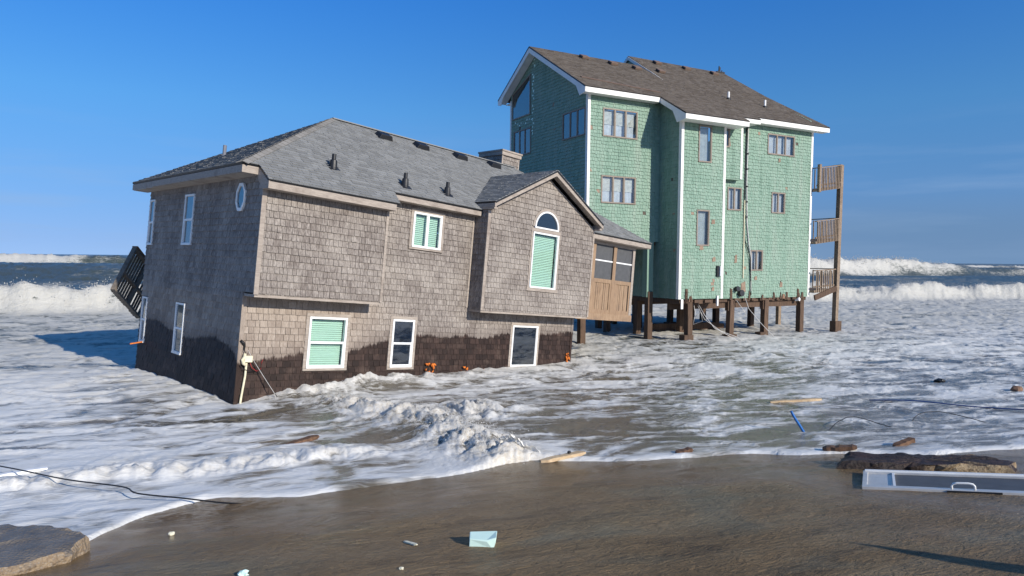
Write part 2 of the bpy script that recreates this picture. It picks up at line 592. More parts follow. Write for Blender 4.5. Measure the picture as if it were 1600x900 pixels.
def green_mat():
    nt = NT('mint_painted_shingles')
    P = nt.objco(green)
    r = nt.rnd()
    g = nt.noise(nt.mapping(P, (14, 14, 3)), 1.5, 4, 0.6)
    b = nt.noise(P, 0.55, 4, 0.6)
    c = nt.mix(r, (0.185, 0.292, 0.222), (0.240, 0.350, 0.272))
    c = nt.mix(nt.rng(b, 0.4, 0.7, 0, 0.5), c, (0.27, 0.37, 0.295))
    c = nt.mix(nt.rng(g, 0.55, 0.8, 0, 0.35), c, (0.13, 0.235, 0.175))
    stk = nt.noise(nt.mapping(P, (2.2, 2.2, 0.16)), 1.3, 5, 0.65, 0.3)
    c = nt.mix(nt.rng(stk, 0.5, 0.72, 0, 0.45), c, (0.33, 0.37, 0.31))
    c = nt.mix(nt.rng(stk, 0.46, 0.3, 0, 0.4), c, (0.105, 0.175, 0.13))
    # bare wood where paint has gone, only on a few shingles
    bare = nt.math('GREATER_THAN', nt.math('ADD', r, nt.rng(nt.noise(P, 0.7, 2), 0.5, 0.75, 0, 0.02)), 0.9995)
    c = nt.mix(bare, c, (0.29, 0.21, 0.155))
    nt.bump(g, 0.2, 0.006)
    return nt.fin(c, 0.75, 0, 0.25)
M_mint = green_mat()

def roof_mat(name, c0, c1, dark, ob):
    nt = NT(name)
    P = nt.objco(ob)
    r = nt.rnd()
    n = nt.noise(P, 45, 3, 0.7)
    b = nt.noise(P, 0.6, 4, 0.6)
    c = nt.mix(r, c0, c1)
    c = nt.mix(nt.rng(n, 0.35, 0.65, 0.5, 0), c, dark)
    c = nt.mix(nt.rng(b, 0.5, 0.75, 0, 0.2), c, c1)
    nt.bump(n, 0.5, 0.005)
    return nt.fin(c, 0.9, 0, 0.25)
M_roofg = roof_mat('grey_asphalt_shingle', (0.215, 0.217, 0.212), (0.315, 0.318, 0.31), (0.09, 0.092, 0.092), grey)
M_roofb = roof_mat('brown_asphalt_shingle', (0.115, 0.096, 0.080), (0.205, 0.178, 0.152), (0.06, 0.048, 0.04), green)
M_cap = roof_mat('pale_cap_shingle', (0.21, 0.20, 0.18), (0.33, 0.31, 0.28), (0.12, 0.11, 0.1), grey)

# ------------------------------------------------------------------ beach and sea
TH = R(20)
CT, ST = math.cos(TH), math.sin(TH)
def ts(x, y):
    return CT * x + ST * y, -ST * x + CT * y

_rs = np.random.RandomState(11)
_perm = _rs.permutation(1024)
_ga = _rs.uniform(0, 2 * np.pi, 1024)
_gx, _gy = np.cos(_ga), np.sin(_ga)
def gnoise(x, y, seed=0):
    xi, yi = np.floor(x).astype(np.int64), np.floor(y).astype(np.int64)
    xf, yf = x - xi, y - yi
    u, v = xf * xf * xf * (xf * (xf * 6 - 15) + 10), yf * yf * yf * (yf * (yf * 6 - 15) + 10)
    def g(ix, iy, fx, fy):
        h = _perm[(_perm[(ix + seed * 37) & 1023] + iy) & 1023]
        return _gx[h] * fx + _gy[h] * fy
    a, b = g(xi, yi, xf, yf), g(xi + 1, yi, xf - 1, yf)
    c, d = g(xi, yi + 1, xf, yf - 1), g(xi + 1, yi + 1, xf - 1, yf - 1)
    return ((a + u * (b - a)) * (1 - v) + (c + u * (d - c)) * v) * 1.5
def fbm(x, y, o=4, seed=0, gain=0.5):
    r, a = 0.0, 1.0
    for i in range(o):
        r = r + a * gnoise(x * 2 ** i, y * 2 ** i, seed + i)
        a *= gain
    return r
def ridged(x, y, o=4, seed=0, gain=0.55):
    r, a, t = 0.0, 1.0, 0.0
    for i in range(o):
        r = r + a * (1 - np.abs(gnoise(x * 2 ** i, y * 2 ** i, seed + i)) * 1.6)
        t += a
        a *= gain
    return r / t
def billow(x, y, o=4, seed=0, gain=0.5):
    """rounded lumps with sharp creases, about 0..1"""
    r, a, t = 0.0, 1.0, 0.0
    for i in range(o):
        r = r + a * np.minimum(np.abs(gnoise(x * 2 ** i, y * 2 ** i, seed + i)) * 2.2, 1.2)
        t += a
        a *= gain
    return r / t
def sstep(a, b, x):
    t = np.clip((x - a) / (b - a), 0, 1)
    return t * t * (3 - 2 * t)

EDGE = [(-30, 5.2), (-8, 6.0), (-3.41, 6.265), (-2.696, 6.261), (-2.013, 6.609), (-1.78, 6.738), (-1.613, 7.031), (-1.331, 8.105), (-0.887, 8.537), (-0.833, 8.664), (-0.497, 8.761),
        (0.285, 8.425), (1.108, 8.479), (1.882, 8.755), (2.675, 8.791), (3.374, 9.199), (3.939, 9.121), (4.992, 8.387), (5.776, 8.297), (6.878, 8.277),
        (7.185, 7.707), (7.767, 7.59), (8.498, 6.77), (10.047, 6.54), (12.421, 5.8), (40, 5.5)]
ET, ES = np.array([e[0] for e in EDGE]), np.array([e[1] for e in EDGE])
def edge_s(t):
    e = 0
    for d, w in ((-0.14, 0.25), (0, 0.5), (0.14, 0.25)):
        e = e + w * np.interp(t + d, ET, ES)
    return e + 0.05 * fbm(t * 1.7, t * 0 + 3.3, 3, 5)
def sand_base(x, y):
    t, s = ts(x, y)
    z = np.where(s < 8, 0.6 + 0.15 * (8 - s), 0.6 - 0.10 * (s - 8))
    z = np.where(s < 0, 1.8 + 0.05 * np.minimum(-s, 20), z)
    return np.maximum(z, -1.6)
def sand_z(x, y):
    z = sand_base(x, y)
    t, s = ts(x, y)
    near = sstep(24, 10, np.hypot(x, y))
    z = z + near * (0.018 * fbm(t * 0.8, s * 0.8, 3, 21))
    w = fbm(t * 1.3, s * 1.3, 2, 41) * 0.8
    rip = np.abs(gnoise(t * 3.2 + s * 2.2 + w, s * 9.5 - t * 2.5 + w * 2, 31))
    z = z + near * 0.006 * (rip - 0.3) * sstep(-0.2, 0.35, fbm(t * 0.55, s * 0.75, 2, 51) + 0.15)
    # little cut channels on the wet face
    return z
def polyline_dist(x, y, pts):
    best = np.full(np.shape(x), 1e9)
    for (ax, ay), (bx, by) in zip(pts[:-1], pts[1:]):
        dx, dy = bx - ax, by - ay
        u = np.clip(((x - ax) * dx + (y - ay) * dy) / (dx * dx + dy * dy), 0, 1)
        best = np.minimum(best, np.hypot(x - ax - u * dx, y - ay - u * dy))
    return best
SPLASH = [(-4.0, 15.6), (-3.2, 14.6), (-2.0, 13.3), (-1.1, 11.9), (-0.6, 11.0), (-0.1, 10.0)]
def sea(x, y):
    """height, foam cover and silt of the water"""
    t, s = ts(x, y)
    r = np.hypot(x, y)
    q = s - edge_s(t)
    L = np.interp(s, [6, 8, 10, 13, 17, 60, 1e5], [0.7, 0.6, 0.46, 0.26, 0.05, 0.0, 0.0])
    L = L - 0.27 * np.exp(-(((x - 3.2) / 4.0) ** 2 + ((y - 22.5) / 4.5) ** 2)) - 0.12 * sstep(20, 26, s) * sstep(60, 35, s)
    film = sand_z(x, y) + np.where(q > 0, 0.030 * (1 - np.exp(-np.maximum(q, 0) / 0.06)), 0.5 * np.maximum(q, -0.2))
    z = film + (L - film) * sstep(0.4, 2.6, q)
    z = np.where(s > 12, L, np.maximum(z, film))
    shal = sstep(0.15, 2.2, q)
    wx, wy = fbm(t * 0.5, s * 0.6, 2, 61), fbm(t * 0.5, s * 0.6, 2, 71)
    chop = ridged(t * 0.42 + wx * 0.5, s * 0.8 + wy * 0.6, 5, 81, 0.5) - 0.62
    amp = np.interp(s, [8, 12, 25, 46, 60, 200], [0.045, 0.085, 0.14, 0.22, 0.4, 0.6])
    z = z + shal * amp * chop * np.interp(s, [40, 60], [1, 0.6])
    z = z + shal * sstep(45, 25, s) * 0.020 * (ridged(t * 1.9 + wx, s * 3.4 + wy, 3, 91) - 0.6)
    # --- foam cover
    big = fbm(t * 0.22 + wx * 0.4, s * 0.5 + wy * 0.5, 4, 101)
    mid = fbm(t * 0.8 + wx, s * 2.2 + wy, 4, 111)
    C = 0.555 + 0.30 * big + 0.30 * mid + 0.45 * (chop)
    C = C + 0.24 * sstep(1.5, -3.5, t) * sstep(40, 20, s) + 0.14 * sstep(22, 34, s) * sstep(60, 46, s)
    C = C + 0.16 * sstep(6, 12, t) * sstep(14, 22, s)
    C = C - 0.24 * np.exp(-(((x - 1.6) / 3.2) ** 2 + ((y - 13.0) / 3.0) ** 2))
    C = C - 0.22 * np.exp(-(((x + 5.4) / 2.2) ** 2 + ((y - 13.7) / 1.3) ** 2))
    silt = sstep(34, 16, s)
    # --- foamy lip of the run-up
    lip = np.exp(-((q - 0.10) / 0.13) ** 2)
    z = z + np.where(q > 0, 0.018 * lip * np.clip(0.3 + 1.6 * fbm(t * 1.3, s * 1.3, 4, 121), 0, 1.5), 0)
    C = C + (0.40 + 0.4 * fbm(t * 1.1, s * 1.1, 3, 126)) * np.exp(-((q - 0.05) / 0.2) ** 2) - 0.10 * np.exp(-((q - 0.8) / 0.5) ** 2) * sstep(3, 5, t)
    # --- second little bore on the left
    b0 = 10.25 + 0.35 * fbm(t * 0.45, t * 0 + 9, 3, 131)
    d = s - b0
    bl = np.where(d < 0, np.exp(-(d / 0.14) ** 2), np.exp(-(d / 0.75) ** 2)) * sstep(2.6, 0.8, t)
    lump = billow(t * 2.1, s * 2.4, 4, 141, 0.42)
    z = z + bl * (0.06 + 0.13 * (lump - 0.45))
    C = C + bl * (0.42 + 0.3 * (lump - 0.6))
    # --- backwash wave breaking in front of the grey house
    dd = polyline_dist(x, y, SPLASH)
    l2 = billow(x * 1.5 + wx, y * 1.5 + wy, 5, 151, 0.45)
    hb = np.exp(-(dd / 0.6) ** 2)
    z = z + hb * (0.17 + 0.21 * (l2 - 0.4)) * np.interp(y, [9.6, 10.4, 12, 15.6], [0.75, 1.05, 1.0, 0.7])
    C = C + 0.52 * np.exp(-(dd / 0.62) ** 2) * (0.3 + 1.25 * (l2 - 0.3))
    e2 = np.exp(-(((x + 0.9) / 1.1) ** 2 + ((y - 14.2) / 1.1) ** 2))
    l2b = billow(x * 4.5 + wx, y * 4.5 + wy, 4, 153, 0.5)
    z = z + 0.055 * (l2b - 0.4) * np.exp(-(dd / 0.7) ** 2)
    C = C + (l2b - 0.45) * 0.5 * np.exp(-(dd / 0.9) ** 2)
    z = z + e2 * (0.08 + 0.22 * (l2 - 0.4))
    C = C + e2 * 0.25 * (l2 * 2 - 0.6)
    # --- surge piled against the grey house's front wall
    ca, sa = 0.7095, 0.699
    ga, gb = (x + 6.332) * ca + (y - 15.672) * sa, -(x + 6.332) * sa + (y - 15.672) * ca
    pile = np.exp(-(np.maximum(-gb - 0.1, 0) / 0.7) ** 2) * np.where(gb > 0.6, 0, 1) * sstep(-0.6, 0.4, ga) * sstep(13.2, 11.8, ga)
    pa = np.interp(ga, [0, 0.5, 1.6, 3.5, 5, 6.5, 8, 12], [0.0, 0.03, 0.2, 0.26, 0.16, 0.08, 0.05, 0.05])
    z = z + pile * pa * (0.55 + 0.75 * l2)
    C = C + pile * (0.2 + 0.5 * (l2 - 0.4))
    lf = np.exp(-(np.maximum(-ga, 0) / 0.5) ** 2) * sstep(-0.8, 0.2, gb) * sstep(7.6, 7.0, gb) * (ga < 0.6)
    C = C + lf * 0.22 * l2
    # --- breakers (one long crest near, the big ones further out)
    A1 = 1.35 + 0.4 * fbm(t / 14, t * 0 + 1.5, 2, 161)
    d = s - (48.5 + 1.6 * fbm(t / 11, t * 0 + 5.5, 3, 171))
    pr = np.where(d < 0, np.exp(-(d / 1.15) ** 2), np.exp(-(d / 5.5) ** 2))
    l3 = billow(t * 0.5, s * 0.65, 6, 181, 0.55)
    z = z + A1 * pr * (0.95 + 0.35 * fbm(t * 0.22, s * 0.3, 3, 186)) + 0.26 * pr * (l3 - 0.4)
    brk1 = np.where(d < 0, np.exp(-(d / 2.6) ** 2), np.exp(-(d / 5) ** 2))
    C = C + (0.62 + 0.5 * (l3 - 0.4)) * np.where(d < 0, np.exp(-(d / 2.6) ** 2), np.exp(-(d / 3.5) ** 2)) + 0.28 * np.where(d > 0, np.exp(-(d / 10) ** 2), 0)
    open_ = sstep(58, 70, s)
    C = C * (1 - open_) + open_ * (0.26 + 0.34 * fbm(t / 16, s / 4, 4, 191) + 0.1 * fbm(t / 60, s / 12, 2, 196))
    d = s - (97 + 4 * fbm(t / 50, t * 0 + 2.5, 2, 201))
    pr = np.where(d < 0, np.exp(-(d / 7.5) ** 2), np.exp(-(d / 11) ** 2))
    A2 = np.interp(t, [-150, 0, 25, 60, 90], [2.5, 2.3, 1.7, 0.8, 0.8])
    z = z + A2 * pr
    C = C - 0.22 * pr * open_ + 0.30 * np.exp(-((d - 5) / 3.5) ** 2) * open_ * (0.4 + 1.2 * gnoise(t / 13, t * 0 + 0.5, 211))
    d = s - (127 + 3 * fbm(t / 40, t * 0 + 7.5, 2, 221))
    A3 = np.interp(t, [40, 90, 112, 150, 163, 172, 260], [0.5, 2.6, 3.8, 3.9, 3.3, 2.4, 2.0])
    pr = np.where(d < 0, np.exp(-(d / 3.6) ** 2), np.exp(-(d / 10) ** 2))
    l4 = billow(t * 0.17, s * 0.24, 6, 231, 0.55)
    brk = sstep(84, 96, t) * sstep(170, 163, t)
    z = z + A3 * pr * (1 + brk * (0.22 * (l4 - 0.4) + 0.16 * fbm(t / 9, s / 9, 2, 236)))
    fr = np.where(d < 0, np.exp(-(d / 5.0) ** 2), np.exp(-(d / 9) ** 2))
    C = C + brk * fr * 0.95 * sstep(-7, -1 - 2.5 * sstep(140, 112, t), d - 1.5 * (l4 - 0.5))
    d = s - (205 + 6 * fbm(t / 50, t * 0 + 8.5, 2, 241))
    A4 = np.interp(t, [-260, -60, -20, 60, 150, 220, 300], [3.6, 3.4, 3.0, 2.2, 3.4, 3.0, 2.6])
    pr = np.where(d < 0, np.exp(-(d / 4.5) ** 2), np.exp(-(d / 14) ** 2))
    l5 = fbm(t / 22, t * 0 + 0.7, 3, 251)
    z = z + A4 * pr * (0.95 + 0.3 * (ridged(t * 0.2, s * 0.2, 4, 256) - 0.6))
    C = C + 0.9 * pr * sstep(-0.25, 0.25, l5 + 0.25 * sstep(-20, -60, t)) + 0.22 * sstep(0, 25, d) * sstep(80, 30, d) * sstep(0, -30, t)
    # long low swell far out
    far = sstep(230, 320, s)
    z = z + far * 1.1 * gnoise(t / 160, s / 38, 261)
    C = C + far * (0.18 * fbm(t / 50, s / 14, 3, 271) - 0.05)
    z = np.where(q < 0, np.minimum(film, z), z)
    fade = sstep(2500, 700, r)
    z = z * fade + (1 - fade) * (-0.3)
    froth = np.clip(1.1 * np.exp(-(dd / 0.75) ** 2) + 0.8 * e2 + 0.6 * pile + 0.5 * bl, 0, 1)
    return z, C, silt, q, froth, brk1

def grid_mesh(name, X, Y, Z, mat, attrs, smooth=True, wrap=False):
    nr, nc = X.shape
    me = bpy.data.meshes.new(name)
    nv = nr * nc
    me.vertices.add(nv)
    co = np.stack([X, Y, Z], -1).reshape(-1).astype(np.float32)
    me.vertices.foreach_set('co', co)
    i = np.arange(nv).reshape(nr, nc)
    if wrap:
        i = np.concatenate([i, i[:, :1]], 1)
    f = np.stack([i[:-1, :-1], i[:-1, 1:], i[1:, 1:], i[1:, :-1]], -1).reshape(-1, 4)
    nf = len(f)
    me.loops.add(nf * 4)
    me.loops.foreach_set('vertex_index', f.reshape(-1).astype(np.int32))
    me.polygons.add(nf)
    me.polygons.foreach_set('loop_start', np.arange(0, nf * 4, 4, dtype=np.int32))
    me.polygons.foreach_set('loop_total', np.full(nf, 4, np.int32))
    me.polygons.foreach_set('use_smooth', np.full(nf, smooth))
    me.update(calc_edges=True)
    me.validate()
    for k, v in attrs.items():
        a = me.attributes.new(k, 'FLOAT', 'POINT')
        a.data.foreach_set('value', v.reshape(-1).astype(np.float32))
    me.materials.append(mat)
    o = bpy.data.objects.new(name, me)
    COL.objects.link(o)
    return o

def azimuths(step, half=41.0):
    a = np.concatenate([np.arange(-180, -half, 3.0), np.arange(-half, half, step), np.arange(half, 180, 3.0)])
    return np.radians(a)[::-1]          # clockwise from +Y, reversed so faces look up

def sand_material():
    nt = NT('wet_sand')
    P = nt.pos()
    T = nt.mapping(P, (1, 1, 1), (0, 0, -TH))
    big = nt.noise(T, 0.55, 4, 0.6)
    fine = nt.noise(P, 130, 3, 0.7)
    film = nt.attr('film')
    grainy = nt.noise(P, 420, 2, 0.8)
    c = nt.mix(nt.rng(big, 0.35, 0.65), (0.165, 0.106, 0.050), (0.235, 0.162, 0.082))
    c = nt.mix(nt.rng(fine, 0.3, 0.7, 0, 0.5), c, (0.31, 0.225, 0.125))
    c = nt.mix(nt.rng(grainy, 0.5, 0.75, 0, 0.5), c, (0.07, 0.052, 0.037))
    # streaks of heavy black mineral sand, drawn out along the shore
    st = nt.noise(nt.mapping(T, (0.55, 2.6, 1)), 1.5, 6, 0.62, 0.9)
    st2 = nt.noise(nt.mapping(T, (5, 14, 1)), 1.6, 6, 0.7, 0.6)
    m = nt.math('MULTIPLY', nt.rng(st, 0.52, 0.64), nt.rng(st2, 0.36, 0.56))
    c = nt.mix(nt.math('MULTIPLY', m, 0.55), c, (0.022, 0.018, 0.016))
    # green-grey reflected sheen of the wet sand, painted into its colour in patches
    fl = nt.noise(nt.mapping(T, (0.5, 0.8, 1), loc=(3.1, 1.7, 0)), 0.8, 4, 0.6, 0.5)
    c = nt.mix(nt.rng(fl, 0.52, 0.68, 0, 0.65), c, (0.19, 0.19, 0.14))
    rip = nt.noise(nt.mapping(T, (4.2, 11, 1), (0, 0, R(30))), 1.5, 5, 0.65, 1.2)
    rip2 = nt.noise(nt.mapping(T, (6, 17, 1), (0, 0, R(-14))), 1.7, 4, 0.6, 0.9)
    h = nt.math('ADD', nt.math('MULTIPLY', nt.math('ADD', rip, rip2), 0.7), nt.math('MULTIPLY', fine, 0.05))
    h = nt.math('MULTIPLY', h, nt.math('MULTIPLY', nt.rng(film, 0, 1, 1.0, 0.35), nt.rng(nt.noise(T, 0.8, 4, 0.6), 0.36, 0.6, 0.45, 1.0)))
    c = nt.mix(nt.math('MULTIPLY', film, 0.5), c, (0.120, 0.074, 0.034))
    nt.bump(h, 1.0, 0.12)
    ro = nt.rng(nt.noise(nt.mapping(T, (0.5, 1.1, 1), loc=(7, 2, 0)), 0.9, 4, 0.6, 0.4), 0.42, 0.62, 0.7, 0.42)
    ro = nt.math('MULTIPLY', ro, nt.rng(film, 0, 0.8, 0.9, 0.26))
    return nt.fin(c, ro, 0, nt.rng(film, 0, 0.8, 0.2, 0.42))

def water_material():
    nt = NT('sea_water')
    P = nt.pos()
    T = nt.mapping(P, (1, 1, 1), (0, 0, -TH))
    cov = nt.attr('foam')
    silt = nt.attr('silt')
    warp = nt.noise(T, 0.9, 3, 0.5, col=True)
    V = nt.vmath('ADD', nt.mapping(T, (0.55, 1.25, 1.0)), nt.vmath('MULTIPLY', warp, (1.1, 1.1, 0.0)))
    n1 = nt.noise(V, 1.5, 9, 0.66, 0.5)
    n2 = nt.noise(nt.mapping(V, (1, 1.6, 1)), 5.5, 6, 0.62, 0.6)
    vor = nt.node('ShaderNodeTexVoronoi', feature='DISTANCE_TO_EDGE')
    nt.put(vor.inputs['Vector'], nt.vmath('ADD', V, nt.vmath('MULTIPLY', nt.noise(V, 3.0, 3, 0.5, col=True), (0.5, 0.5, 0))))
    vor.inputs['Scale'].default_value = 2.6
    lace = nt.rng(vor.outputs['Distance'], 0.0, 0.22, 1.0, 0.0)
    pat = nt.math('ADD', nt.math('MULTIPLY', nt.math('SUBTRACT', n1, 0.5), 1.25), nt.math('MULTIPLY', nt.math('SUBTRACT', n2, 0.5), 0.5))
    pat = nt.math('ADD', pat, nt.math('MULTIPLY', nt.math('SUBTRACT', lace, 0.4), 0.22))
    froth = nt.attr('froth')
    bore = nt.attr('bore')
    fz_ = nt.noise(nt.mapping(P, (1, 1, 1.6)), 13, 6, 0.68, 0.8)
    fb_ = nt.noise(nt.mapping(P, (1, 1, 1.4)), 1.5, 8, 0.7, 0.6)
    pat = nt.math('ADD', pat, nt.math('MULTIPLY', froth, nt.math('MULTIPLY', nt.math('SUBTRACT', fz_, 0.47), 1.7)))
    pat = nt.math('ADD', pat, nt.math('MULTIPLY', bore, nt.math('MULTIPLY', nt.math('SUBTRACT', fb_, 0.53), 2.4)))
    f = nt.rng(nt.math('ADD', cov, pat), 0.20, 0.84, smooth=True)
    body = nt.mix(silt, (0.060, 0.074, 0.064), (0.140, 0.118, 0.086))
    murk = nt.noise(T, 0.35, 3, 0.6)
    body = nt.mix(nt.rng(murk, 0.4, 0.65, 0, 0.5), body, nt.mix(silt, (0.066, 0.078, 0.066), (0.120, 0.114, 0.088)))
    foamc = nt.mix(nt.rng(nt.noise(T, 2.2, 4, 0.6), 0.45, 0.7, 0, 0.5), nt.mix(silt, (0.54, 0.525, 0.475), (0.76, 0.75, 0.715)), nt.mix(silt, (0.46, 0.44, 0.38), (0.63, 0.60, 0.53)))
    foamc = nt.mix(nt.math('MULTIPLY', froth, nt.rng(fz_, 0.35, 0.65, 0.75, 0.1)), foamc, (0.50, 0.42, 0.30))
    c = nt.mix(f, body, foamc)
    hb = nt.math('ADD', nt.math('MULTIPLY', n2, 0.7), nt.math('MULTIPLY', nt.noise(nt.mapping(T, (0.8, 1.5, 1)), 14, 4, 0.65), 0.35))
    hb = nt.math('ADD', hb, nt.math('MULTIPLY', f, 0.55))
    hb = nt.math('ADD', hb, nt.math('ADD', nt.math('MULTIPLY', nt.math('MULTIPLY', froth, fz_), 0.9), nt.math('MULTIPLY', nt.math('MULTIPLY', bore, fb_), 9.0)))
    nt.bump(hb, 0.5, 0.05)
    nt.bsdf.inputs['IOR'].default_value = 1.33
    return nt.fin(c, nt.math('ADD', nt.rng(f, 0.0, 0.8, 0.12, 0.5), nt.rng(silt, 1, 0, 0, 0.2)), 0, nt.rng(f, 0, 1, 0.4, 0.2))

az = azimuths(0.10)
rr = np.concatenate([np.exp(np.arange(math.log(5.6), math.log(640), 0.0072)), np.exp(np.arange(math.log(645), math.log(9000), 0.05))])
A_, R_ = np.meshgrid(az, rr)
SX, SY = R_ * np.sin(A_), R_ * np.cos(A_)
SZ, SC, SS, SQ, SF, SB = sea(SX, SY)
# behind the viewer the beach rises: no sea there
tt_, ss_ = ts(SX, SY)
SZ = np.where(ss_ < 4, -3.0, SZ)
sea_o = grid_mesh('sea', SX, SY, SZ, water_material(), {'foam': SC, 'silt': SS, 'froth': SF, 'bore': SB}, True, True)
tag(sea_o, kind='structure')

az2 = azimuths(0.12, 43)
r2 = np.concatenate([np.linspace(0.3, 2.8, 6), np.exp(np.arange(math.log(3.0), math.log(16), 0.0042)), np.exp(np.arange(math.log(16.5), math.log(400), 0.12))])
A_, R_ = np.meshgrid(az2, r2)
BX, BY = R_ * np.sin(A_), R_ * np.cos(A_)
BZ = sand_z(BX, BY)
_t, _s = ts(BX, BY)
BQ = _s - edge_s(_t)
chan = polyline_dist(BX, BY, [(3.3, 8.3), (3.75, 7.0), (4.3, 6.35), (5.0, 5.7), (6.4, 4.9)])
FILM = np.clip(sstep(-2.2, -0.2, BQ + 0.7 * fbm(_t * 0.7, _s * 0.9, 3, 301)) + 0.45 * sstep(-4.5, -1.0, BQ + 1.5 * fbm(_t * 0.5, _s * 1.1, 4, 311)) + 0.9 * np.exp(-(chan / 0.28) ** 2), 0, 1)
sand_o = grid_mesh('beach_sand', BX, BY, BZ, sand_material(), {'film': FILM}, True, True)
tag(sand_o, kind='structure')
def ground(x, y):
    return float(sand_z(np.array([x]), np.array([y]))[0])
def water(x, y):
    return float(sea(np.array([float(x)]), np.array([float(y)]))[0][0])
def top(x, y):
    return max(ground(x, y), water(x, y))

# ------------------------------------------------------------------ windows
def window(parent, pl, x0, x1, y0, y1, mat, panes='hung', glass=None, blind=None, curtain=False, fwid=0.055, proud=0.05, trim=None, label=None):
    """part `window` (its frame) with sub-parts pane, blind, curtain, casing"""
    glass = glass or M_glass
    mb = MB()
    def piece(a, b, c, d, lo, hi, m):
        m.box(pl.at(a, c, lo), pl.ex * (b - a), pl.ey * (d - c), pl.n * (hi - lo))
    piece(x0, x1, y0, y0 + fwid, -0.05, proud + 0.008, mb)
    piece(x0, x1, y1 - fwid, y1, -0.05, proud, mb)
    piece(x0, x0 + fwid, y0 + fwid, y1 - fwid, -0.05, proud - 0.003, mb)
    piece(x1 - fwid, x1, y0 + fwid, y1 - fwid, -0.05, proud - 0.003, mb)
    ax0, ax1, ay0, ay1 = x0 + fwid, x1 - fwid, y0 + fwid, y1 - fwid
    cells = []
    if panes == 'hung':
        ym = (y0 + y1) / 2
        piece(ax0, ax1, ym - 0.028, ym + 0.028, -0.02, proud - 0.012, mb)
        s = 0.022
        piece(ax0, ax0 + s, ay0, ym - 0.028, -0.02, proud - 0.02, mb)
        piece(ax1 - s, ax1, ay0, ym - 0.028, -0.02, proud - 0.02, mb)
        piece(ax0, ax1, ay0, ay0 + s, -0.02, proud - 0.018, mb)
        cells = [(ax0 + s, ax1 - s, ay0 + s, ym - 0.028, 0.004), (ax0, ax1, ym + 0.028, ay1, 0.018)]
    elif isinstance(panes, int):
        w = (ax1 - ax0) / panes
        for i in range(panes):
            a, b = ax0 + i * w, ax0 + (i + 1) * w
            if i:
                piece(a - 0.03, a + 0.03, ay0, ay1, -0.03, proud - 0.006, mb)
            s = 0.018
            lo, hi = a + (0.03 if i else 0), b - (0.03 if i < panes - 1 else 0)
            piece(lo, lo + s, ay0, ay1, -0.02, proud - 0.02, mb)
            piece(hi - s, hi, ay0, ay1, -0.02, proud - 0.02, mb)
            cells.append((lo + s, hi - s, ay0, ay1, 0.012))
    w_o = mb.build('window', mat, parent)
    if label:
        w_o['label'] = label
    for a, b, c, d, dep in cells:
        MB().box(pl.at(a, c, dep - 0.004), pl.ex * (b - a), pl.ey * (d - c), pl.n * 0.004).build('pane', glass, w_o)
    if blind:
        m = MB()
        y = ay0 + blind[0] * (ay1 - ay0)
        while y < ay1 - 0.02:
            tl = R(62 + random.uniform(-3, 3))
            ey = pl.ey * math.sin(tl) * 0.05 - pl.n * math.cos(tl) * 0.05
            m.box(pl.at(ax0 + 0.004, y, -0.085), pl.ex * (ax1 - ax0 - 0.008), ey, pl.ey.cross(pl.ex) * 0.002)
            y += 0.053
        m.build('blind', blind[1], w_o)
    if curtain:
        m = MB()
        n = 26
        vs, fs = [], []
        for i in range(n + 1):
            x = ax0 + (ax1 - ax0) * i / n
            d = -0.12 + 0.02 * math.sin(i * 1.9) + 0.008 * math.sin(i * 4.3)
            vs += [pl.at(x, ay0, d), pl.at(x, ay1, d)]
        for i in range(n):
            fs.append((2 * i, 2 * i + 2, 2 * i + 3, 2 * i + 1))
        m.add(vs, fs)
        m.build('curtain', M_curtain if curtain is True else curtain, w_o, True)
    if trim:
        m = MB()
        tw, tm = trim
        piece(x0 - tw, x1 + tw, y1 + 0.004, y1 + tw, 0, 0.042, m)
        piece(x0 - tw, x1 + tw, y0 - tw * 0.7, y0 - 0.004, 0, 0.045, m)
        piece(x0 - tw, x0 - 0.003, y0, y1, 0, 0.038, m)
        piece(x1 + 0.003, x1 + tw, y0, y1, 0, 0.038, m)
        m.build('casing', tm, w_o)
    return w_o
def hole(x0, x1, y0, y1, g=0.0):
    return (x0 - g, x1 + g, y0 - g, y1 + g)

# ================================================================== the grey shingled house
A, B_, C_ = Vector((1, 0, 0)), Vector((0, 1, 0)), Vector((0, 0, 1))
DEPTH, JET, BAY = 7.15, -0.55, -0.58
CH = 0.158
singles = []

# left wall (x runs towards the viewer: x = -b)
pl_left = Plane((0, 0, 0), -B_, C_)
left_win = [(-4.15, -3.48, 3.59, 4.96), (-7.06, -6.62, 3.58, 4.94), (-4.13, -3.5, 0.66, 2.03), (-6.97, -6.55, 0.67, 2.03)]
octo = (-0.78, -0.30, 4.40, 5.07)
polys = [[(-DEPTH, -1.0), (0, -1.0), (0, 2.535), (-DEPTH, 2.535)], [(-DEPTH, 2.535), (-JET, 2.535), (-JET, 5.28), (-DEPTH, 5.28)]]
holes = [hole(*w) for w in left_win]
wl_left = sheet(pl_left, polys, holes + [hole(*octo, g=-0.1)]).build('left_wall', M_sheath, grey)
mb = clad(pl_left, polys, [hole(*w, g=0.012) for w in left_win] + [hole(*octo, g=-0.03)], CH, 0.13, 0.27, seed=3, single=singles)
left_mb = (mb, wl_left)
